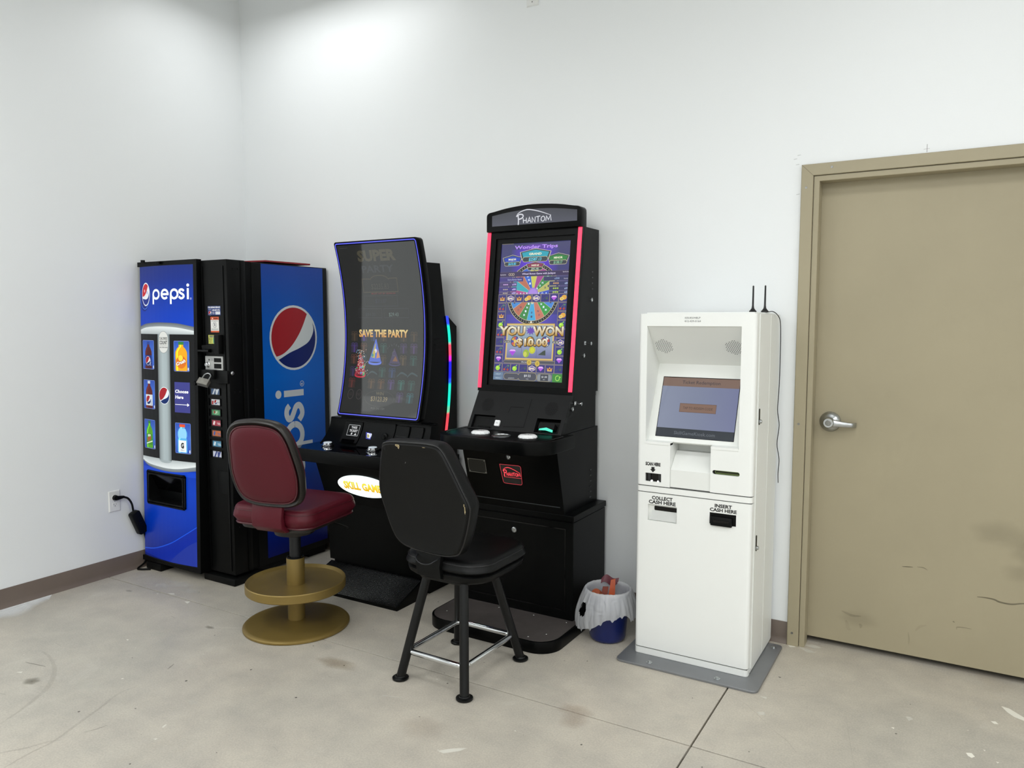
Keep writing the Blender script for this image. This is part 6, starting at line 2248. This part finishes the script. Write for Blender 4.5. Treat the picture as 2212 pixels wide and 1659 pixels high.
# ------------------------------------------------------------------ black four-legged stool
M_VINYL = mat('black_vinyl', '#070808', rough=.46, spec=.22, bump=(140, .12, .0006))
M_BPIPE = mat('black_piping', '#0b0b0c', rough=.4)
M_LEG = mat('black_leg_paint', '#060707', rough=.35, spec=.3)
SXC = 2.447
t = thing('bar_stool', 'worn black vinyl stool with six-sided back and four splayed black legs', 'stool', (SXC, -.99, 0))
FEET = [(2.285, -1.197), (2.614, -1.205), (2.628, -.783), (2.289, -.778)]
TOPS = [(2.362, -1.105), (2.545, -1.105), (2.535, -.875), (2.362, -.875)]
for (fx, fy), (tx, ty) in zip(FEET, TOPS):
    q = MB()
    d = Vector((tx - fx, ty - fy, .432))
    q.tube([Vector((fx, fy, .006)), Vector((fx, fy, .006)) + d], .0195, 16)
    lg_ = q.build('leg', M_LEG, t)
    q = MB()
    q.lathe([(.030, 0), (.0345, .003), (.0345, .009), (.029, .012), (.023, .013), (.021, .018), (.001, .018)], (fx, fy, 0), 24)
    q.build('foot', M_LEG, lg_, smooth=40)
ZB = .117
CB = []
for (fx, fy), (tx, ty) in zip(FEET, TOPS):
    k = (ZB - .006) / .432
    CB.append((fx + (tx - fx) * k, fy + (ty - fy) * k))
pts = []
for k in range(4):
    p0, p1, p2 = Vector(CB[k - 1]), Vector(CB[k]), Vector(CB[(k + 1) % 4])
    a_ = p1 + (p0 - p1).normalized() * .035
    b_ = p1 + (p2 - p1).normalized() * .035
    for e in (0, .25, .5, .75, 1):
        v = a_ * (1 - e) ** 2 + p1 * 2 * e * (1 - e) + b_ * e * e
        pts.append((v.x, v.y, ZB))
q = MB()
q.tube(pts, .0118, 12, closed=True)
q.build('foot_ring', M_CHROME, t, label='chrome foot ring')
q = MB()
q.prism(rrect(SXC - .13, SXC + .13, -1.13, -.85, .05, 5), 'z', .425, .445, .004)
q.build('leg_plate', M_LEG, t)
SHX0, SHX1, SHY0, SHY1 = SXC - .205, SXC + .215, -1.155, -.735
q = MB()
rings = []
for ins, z in ((.05, .430), (.022, .436), (.004, .452), (0, .470), (.004, .474)):
    rings.append([(a, b, z) for a, b in rrect(SHX0 + ins, SHX1 - ins, SHY0 + ins, SHY1 - ins, .11, 8)])
q.loft(rings)
q.build('seat_shell', M_BLK2, t, smooth=50)
q = MB()
cushion(q, SHX0, SHX1, SHY0, SHY1, .11, .474, .535, .010, .026)
sc2 = q.build('seat', M_VINYL, t, smooth=60)
q = MB()
q.tube([(a, b, .518) for a, b in rrect(SHX0 + .001, SHX1 - .001, SHY0 + .001, SHY1 - .001, .109, 8)], .0025, 6, closed=True)
q.build('seam', M_BPIPE, sc2)
HB = [(-.172, .206), (-.06, .214), (.06, .214), (.105, .196), (.145, .130), (.188, .045), (.2165, -.012), (.2185, -.045), (.196, -.130), (.165, -.205), (.135, -.232), (.05, -.243), (-.085, -.232), (-.145, -.208), (-.176, -.160), (-.205, -.070), (-.222, .005), (-.212, .090), (-.192, .175)]
T_ = Matrix.Translation((0, -1.21, .795)) @ Matrix.Rotation(math.radians(6.5), 4, 'X') @ Matrix.Translation((0, 1.21, -.795))


def hexo(sc_, y, dx=0):
    o = cat2(HB, 4, True)
    return [tuple(T_ @ Vector((2.42 + a * sc_ + dx, y, .798 + b * sc_))) for a, b in o]


YB = -1.215
q = MB()
q.loft([hexo(.90, YB + .004), hexo(.965, YB), hexo(.985, YB + .004), hexo(1.0, YB + .012)])
bp2 = q.build('back_panel', M_VINYL, t, smooth=50)
q = MB()
q.loft([hexo(.995, YB + .012), hexo(1.012, YB + .020), hexo(1.030, YB + .036), hexo(1.032, YB + .054), hexo(1.015, YB + .072), hexo(.97, YB + .087), hexo(.88, YB + .097), hexo(.6, YB + .102)])
q.build('back_cushion', M_VINYL, t, smooth=60)
q = MB()
q.tube(hexo(1.003, YB + .011), .0042, 8, closed=True)
q.build('piping', M_BPIPE, bp2)
# worn spots where the foam shows
a = Art()
rs = random.Random(11)


def chip(cx, cz, w_, h_, n=11):
    a.poly([(cx + w_ * (.6 + .5 * rs.random()) * math.cos(2 * PI * k / n), cz + h_ * (.5 + .6 * rs.random()) * math.sin(2 * PI * k / n)) for k in range(n)], '#b3a47e', 1)
    a.poly([(cx + w_ * .5 * (.6 + .5 * rs.random()) * math.cos(2 * PI * k / n), cz + h_ * .5 * (.5 + .6 * rs.random()) * math.sin(2 * PI * k / n)) for k in range(n)], '#7d6f52', 2)


chip(2.42 - .105, .798 + .204, .014, .005)
chip(2.42 - .098, .798 + .198, .006, .010)
chip(2.42 + .206, .798 - .028, .0035, .020)
chip(2.42 + .203, .798 - .010, .003, .008)
chip(2.42 + .03, .798 + .206, .008, .0015)
a.line([(2.350, .930), (2.353, .936)], .0018, '#8f8e88', 1)
a.build('worn_spot', art_mat('foam_print', rough=.9), bp2, lambda u, v, h: T_ @ Vector((u, YB - .0012 - h, v)), label='torn spots with tan foam')
# back bracket with wire loop
q = MB()
rr_ = []
for y, z, w_ in ((-1.150, .60, .062), (-1.160, .55, .062), (-1.168, .505, .06), (-1.156, .455, .058), (-1.10, .432, .055)):
    rr_.append([(SXC - .03 - w_, y - .012, z), (SXC - .03 + w_, y - .012, z), (SXC - .03 + w_, y + .014, z + .010), (SXC - .03 - w_, y + .014, z + .010)])
q.loft(rr_)
bb2 = q.build('back_bracket', M_BLK2, t, smooth=40)
q = MB()
q.tube([(SXC - .085, -1.17, .545), (SXC - .075, -1.195, .530), (SXC - .045, -1.202, .517), (SXC - .005, -1.202, .520), (SXC + .02, -1.195, .535), (SXC + .028, -1.17, .542)], .0026, 8, smooth=5)
q.build('wire_loop', M_POST, bb2)

# ------------------------------------------------------------------ waste bin with liner and rubbish
M_BLUE = mat('navy_plastic', '#0c1c58', rough=.28, spec=.5)
BX, BY = 2.868, -.372
bn = thing('waste_bin', 'small navy blue round waste bin between the straight game cabinet and the kiosk', 'bin', (BX, BY, 0))
q = MB()
q.lathe([(.070, .001), (.080, .008), (.085, .02), (.104, .222), (.108, .226), (.108, .232), (.101, .232), (.082, .02), (.06, .012), (.001, .012)], (BX, BY, 0), 40)
q.build('tub', M_BLUE, bn, smooth=40)
bl_ = bpy.data.materials.new('thin_white_film')
bl_.use_nodes = True
nt = bl_.node_tree
b = nt.nodes['Principled BSDF']
b.inputs['Base Color'].default_value = lin('#e4e6e8')
b.inputs['Roughness'].default_value = .22
b.inputs['Specular IOR Level'].default_value = .6
_tc, _n, _b = nt.nodes.new('ShaderNodeTexCoord'), nt.nodes.new('ShaderNodeTexNoise'), nt.nodes.new('ShaderNodeBump')
_n.noise_type = 'RIDGED_MULTIFRACTAL'
_n.inputs['Scale'].default_value = 16
_n.inputs['Detail'].default_value = 3
_n.inputs['Distortion'].default_value = 1.5
_b.inputs['Strength'].default_value = .9
_b.inputs['Distance'].default_value = .007
nt.links.new(_tc.outputs['Object'], _n.inputs['Vector'])
nt.links.new(_n.outputs['Fac'], _b.inputs['Height'])
nt.links.new(_b.outputs[0], b.inputs['Normal'])
tr_ = nt.nodes.new('ShaderNodeBsdfTranslucent')
tr_.inputs[0].default_value = lin('#e4e6e8')
tp_ = nt.nodes.new('ShaderNodeBsdfTransparent')
m1, m2 = nt.nodes.new('ShaderNodeMixShader'), nt.nodes.new('ShaderNodeMixShader')
m1.inputs[0].default_value = .35
m2.inputs[0].default_value = .30
nt.links.new(b.outputs[0], m1.inputs[1])
nt.links.new(tr_.outputs[0], m1.inputs[2])
nt.links.new(m1.outputs[0], m2.inputs[1])
nt.links.new(tp_.outputs[0], m2.inputs[2])
nt.links.new(m2.outputs[0], nt.nodes['Material Output'].inputs[0])
q = MB()
NA = 280


def linerpt(u, v):
    """u around, v: 0 inside bottom .. .38 rim .. 1 outer hem"""
    an = 2 * PI * u
    # camera side is around -100 deg; the long flap hangs to the left of it
    fold = .6 * (abs(math.sin(an * 9 + 1.3 + 2.2 * v)) - .5) + .5 * (abs(math.sin(an * 16 + .4 - 3 * v)) - .5) + .3 * math.sin(an * 5 + 2 * v)
    dl = math.cos(an - math.radians(228))
    dr = math.cos(an - math.radians(330))
    hang = .068 + .10 * max(0, dl) ** 1.5 + .040 * max(0, math.cos(an - math.radians(352))) ** 4 + .010 * math.sin(an * 7 + 2) * (1 - max(0, dl)) + .012 * max(0, math.sin(an * 17)) ** 3
    if v < .36:
        e = v / .36
        z = .055 + .183 * e
        r = .066 + .031 * e ** .7 + .003 * fold * (1.2 - e)
    elif v < .46:
        e = (v - .36) / .10
        r = .0965 + .0175 * e
        z = .238 + .010 * math.sin(e * PI) + .004 * fold * .5
    else:
        e = (v - .46) / .54
        r = .114 + .020 * math.sin(e * 1.9) * (1 + .9 * max(0, dl)) + .006 * fold * (.25 + e)
        z = .238 - hang * e + .003 * math.sin(an * 9) * e
    return (BX + r * math.cos(an), BY + r * math.sin(an), z)


q.grid(linerpt, NA, 44)
bmesh.ops.remove_doubles(q.bm, verts=q.bm.verts[:], dist=1e-5)
# the torn hand hole low on the left flap
hc = math.radians(238)
dead = []
for f in q.bm.faces:
    c = f.calc_center_median()
    an = math.atan2(c.y - BY, c.x - BX) % (2 * PI)
    rr = math.hypot(c.x - BX, c.y - BY)
    if rr > .112 and ((an - hc) / .17) ** 2 + ((c.z - .165) / .033) ** 2 < 1:
        dead.append(f)
bmesh.ops.delete(q.bm, geom=dead, context='FACES')
ln_ = q.build('bin_liner', bl_, None, smooth=180, base=(BX, BY, .1))
tagp(ln_, 'crumpled translucent white plastic bag lining the navy bin', 'bin liner')
M_OR = mat('orange_wrapper', '#b4502a', rough=.35, vary=(30, .15))
M_MR = mat('maroon_wrapper', '#5e2430', rough=.4)
q = MB()
q.loft([[(2.858, -.370, .09), (2.885, -.360, .09), (2.884, -.355, .09), (2.857, -.365, .09)], [(2.862, -.352, .20), (2.890, -.342, .20), (2.888, -.336, .20), (2.860, -.346, .20)], [(2.866, -.335, .270), (2.886, -.327, .276), (2.884, -.321, .276), (2.864, -.329, .270)]])
o = q.build('snack_wrapper', M_OR, None, smooth=0, base=(2.868, -.35, .09))
tagp(o, 'tall orange wrapper standing upright in the lined bin', 'wrapper')
q = MB()
q.loft([[(2.835, -.385, .10), (2.858, -.372, .10), (2.856, -.366, .10), (2.833, -.379, .10)], [(2.828, -.368, .19), (2.855, -.352, .19), (2.852, -.346, .19), (2.826, -.362, .19)], [(2.832, -.350, .235), (2.856, -.337, .235), (2.853, -.331, .235), (2.829, -.344, .235)]])
o = q.build('card_packet', mat('rust_card', '#7a3420', rough=.6), None, smooth=0, base=(2.84, -.36, .10))
tagp(o, 'short rust brown packet leaning beside the tall orange wrapper in the bin', 'packet')
q = MB()
q.lathe([(.004, 0), (.022, .004), (.027, .03), (.026, .05), (.020, .066), (.003, .068)], (2.822, -.395, .135), 14)
q.move(Matrix.Translation((2.822, -.385, .195)) @ Matrix.Rotation(.7, 4, 'X') @ Matrix.Translation((-2.822, .395, -.16)))
o = q.build('paper_cup', mat('orange_card', '#8e4322', rough=.6), None, base=(2.822, -.385, .17))
tagp(o, 'orange brown crumpled cup at the left inside the lined bin', 'cup')
q = MB()
q.grid(lambda u, v: (2.800 + .078 * u, -.305 + .03 * u + .010 * v, .232 + .038 * v * (.6 + .4 * math.sin(u * 3.1)) + .010 * math.sin(u * 7)), 10, 4)
g = bmesh.ops.extrude_face_region(q.bm, geom=q.bm.faces[:])
bmesh.ops.translate(q.bm, vec=(0, .002, 0), verts=[v for v in g['geom'] if isinstance(v, bmesh.types.BMVert)])
o = q.build('foil_bag', M_MR, None, smooth=60, base=(2.84, -.30, .232))
tagp(o, 'maroon foil bag at the back rim of the lined bin', 'snack bag')
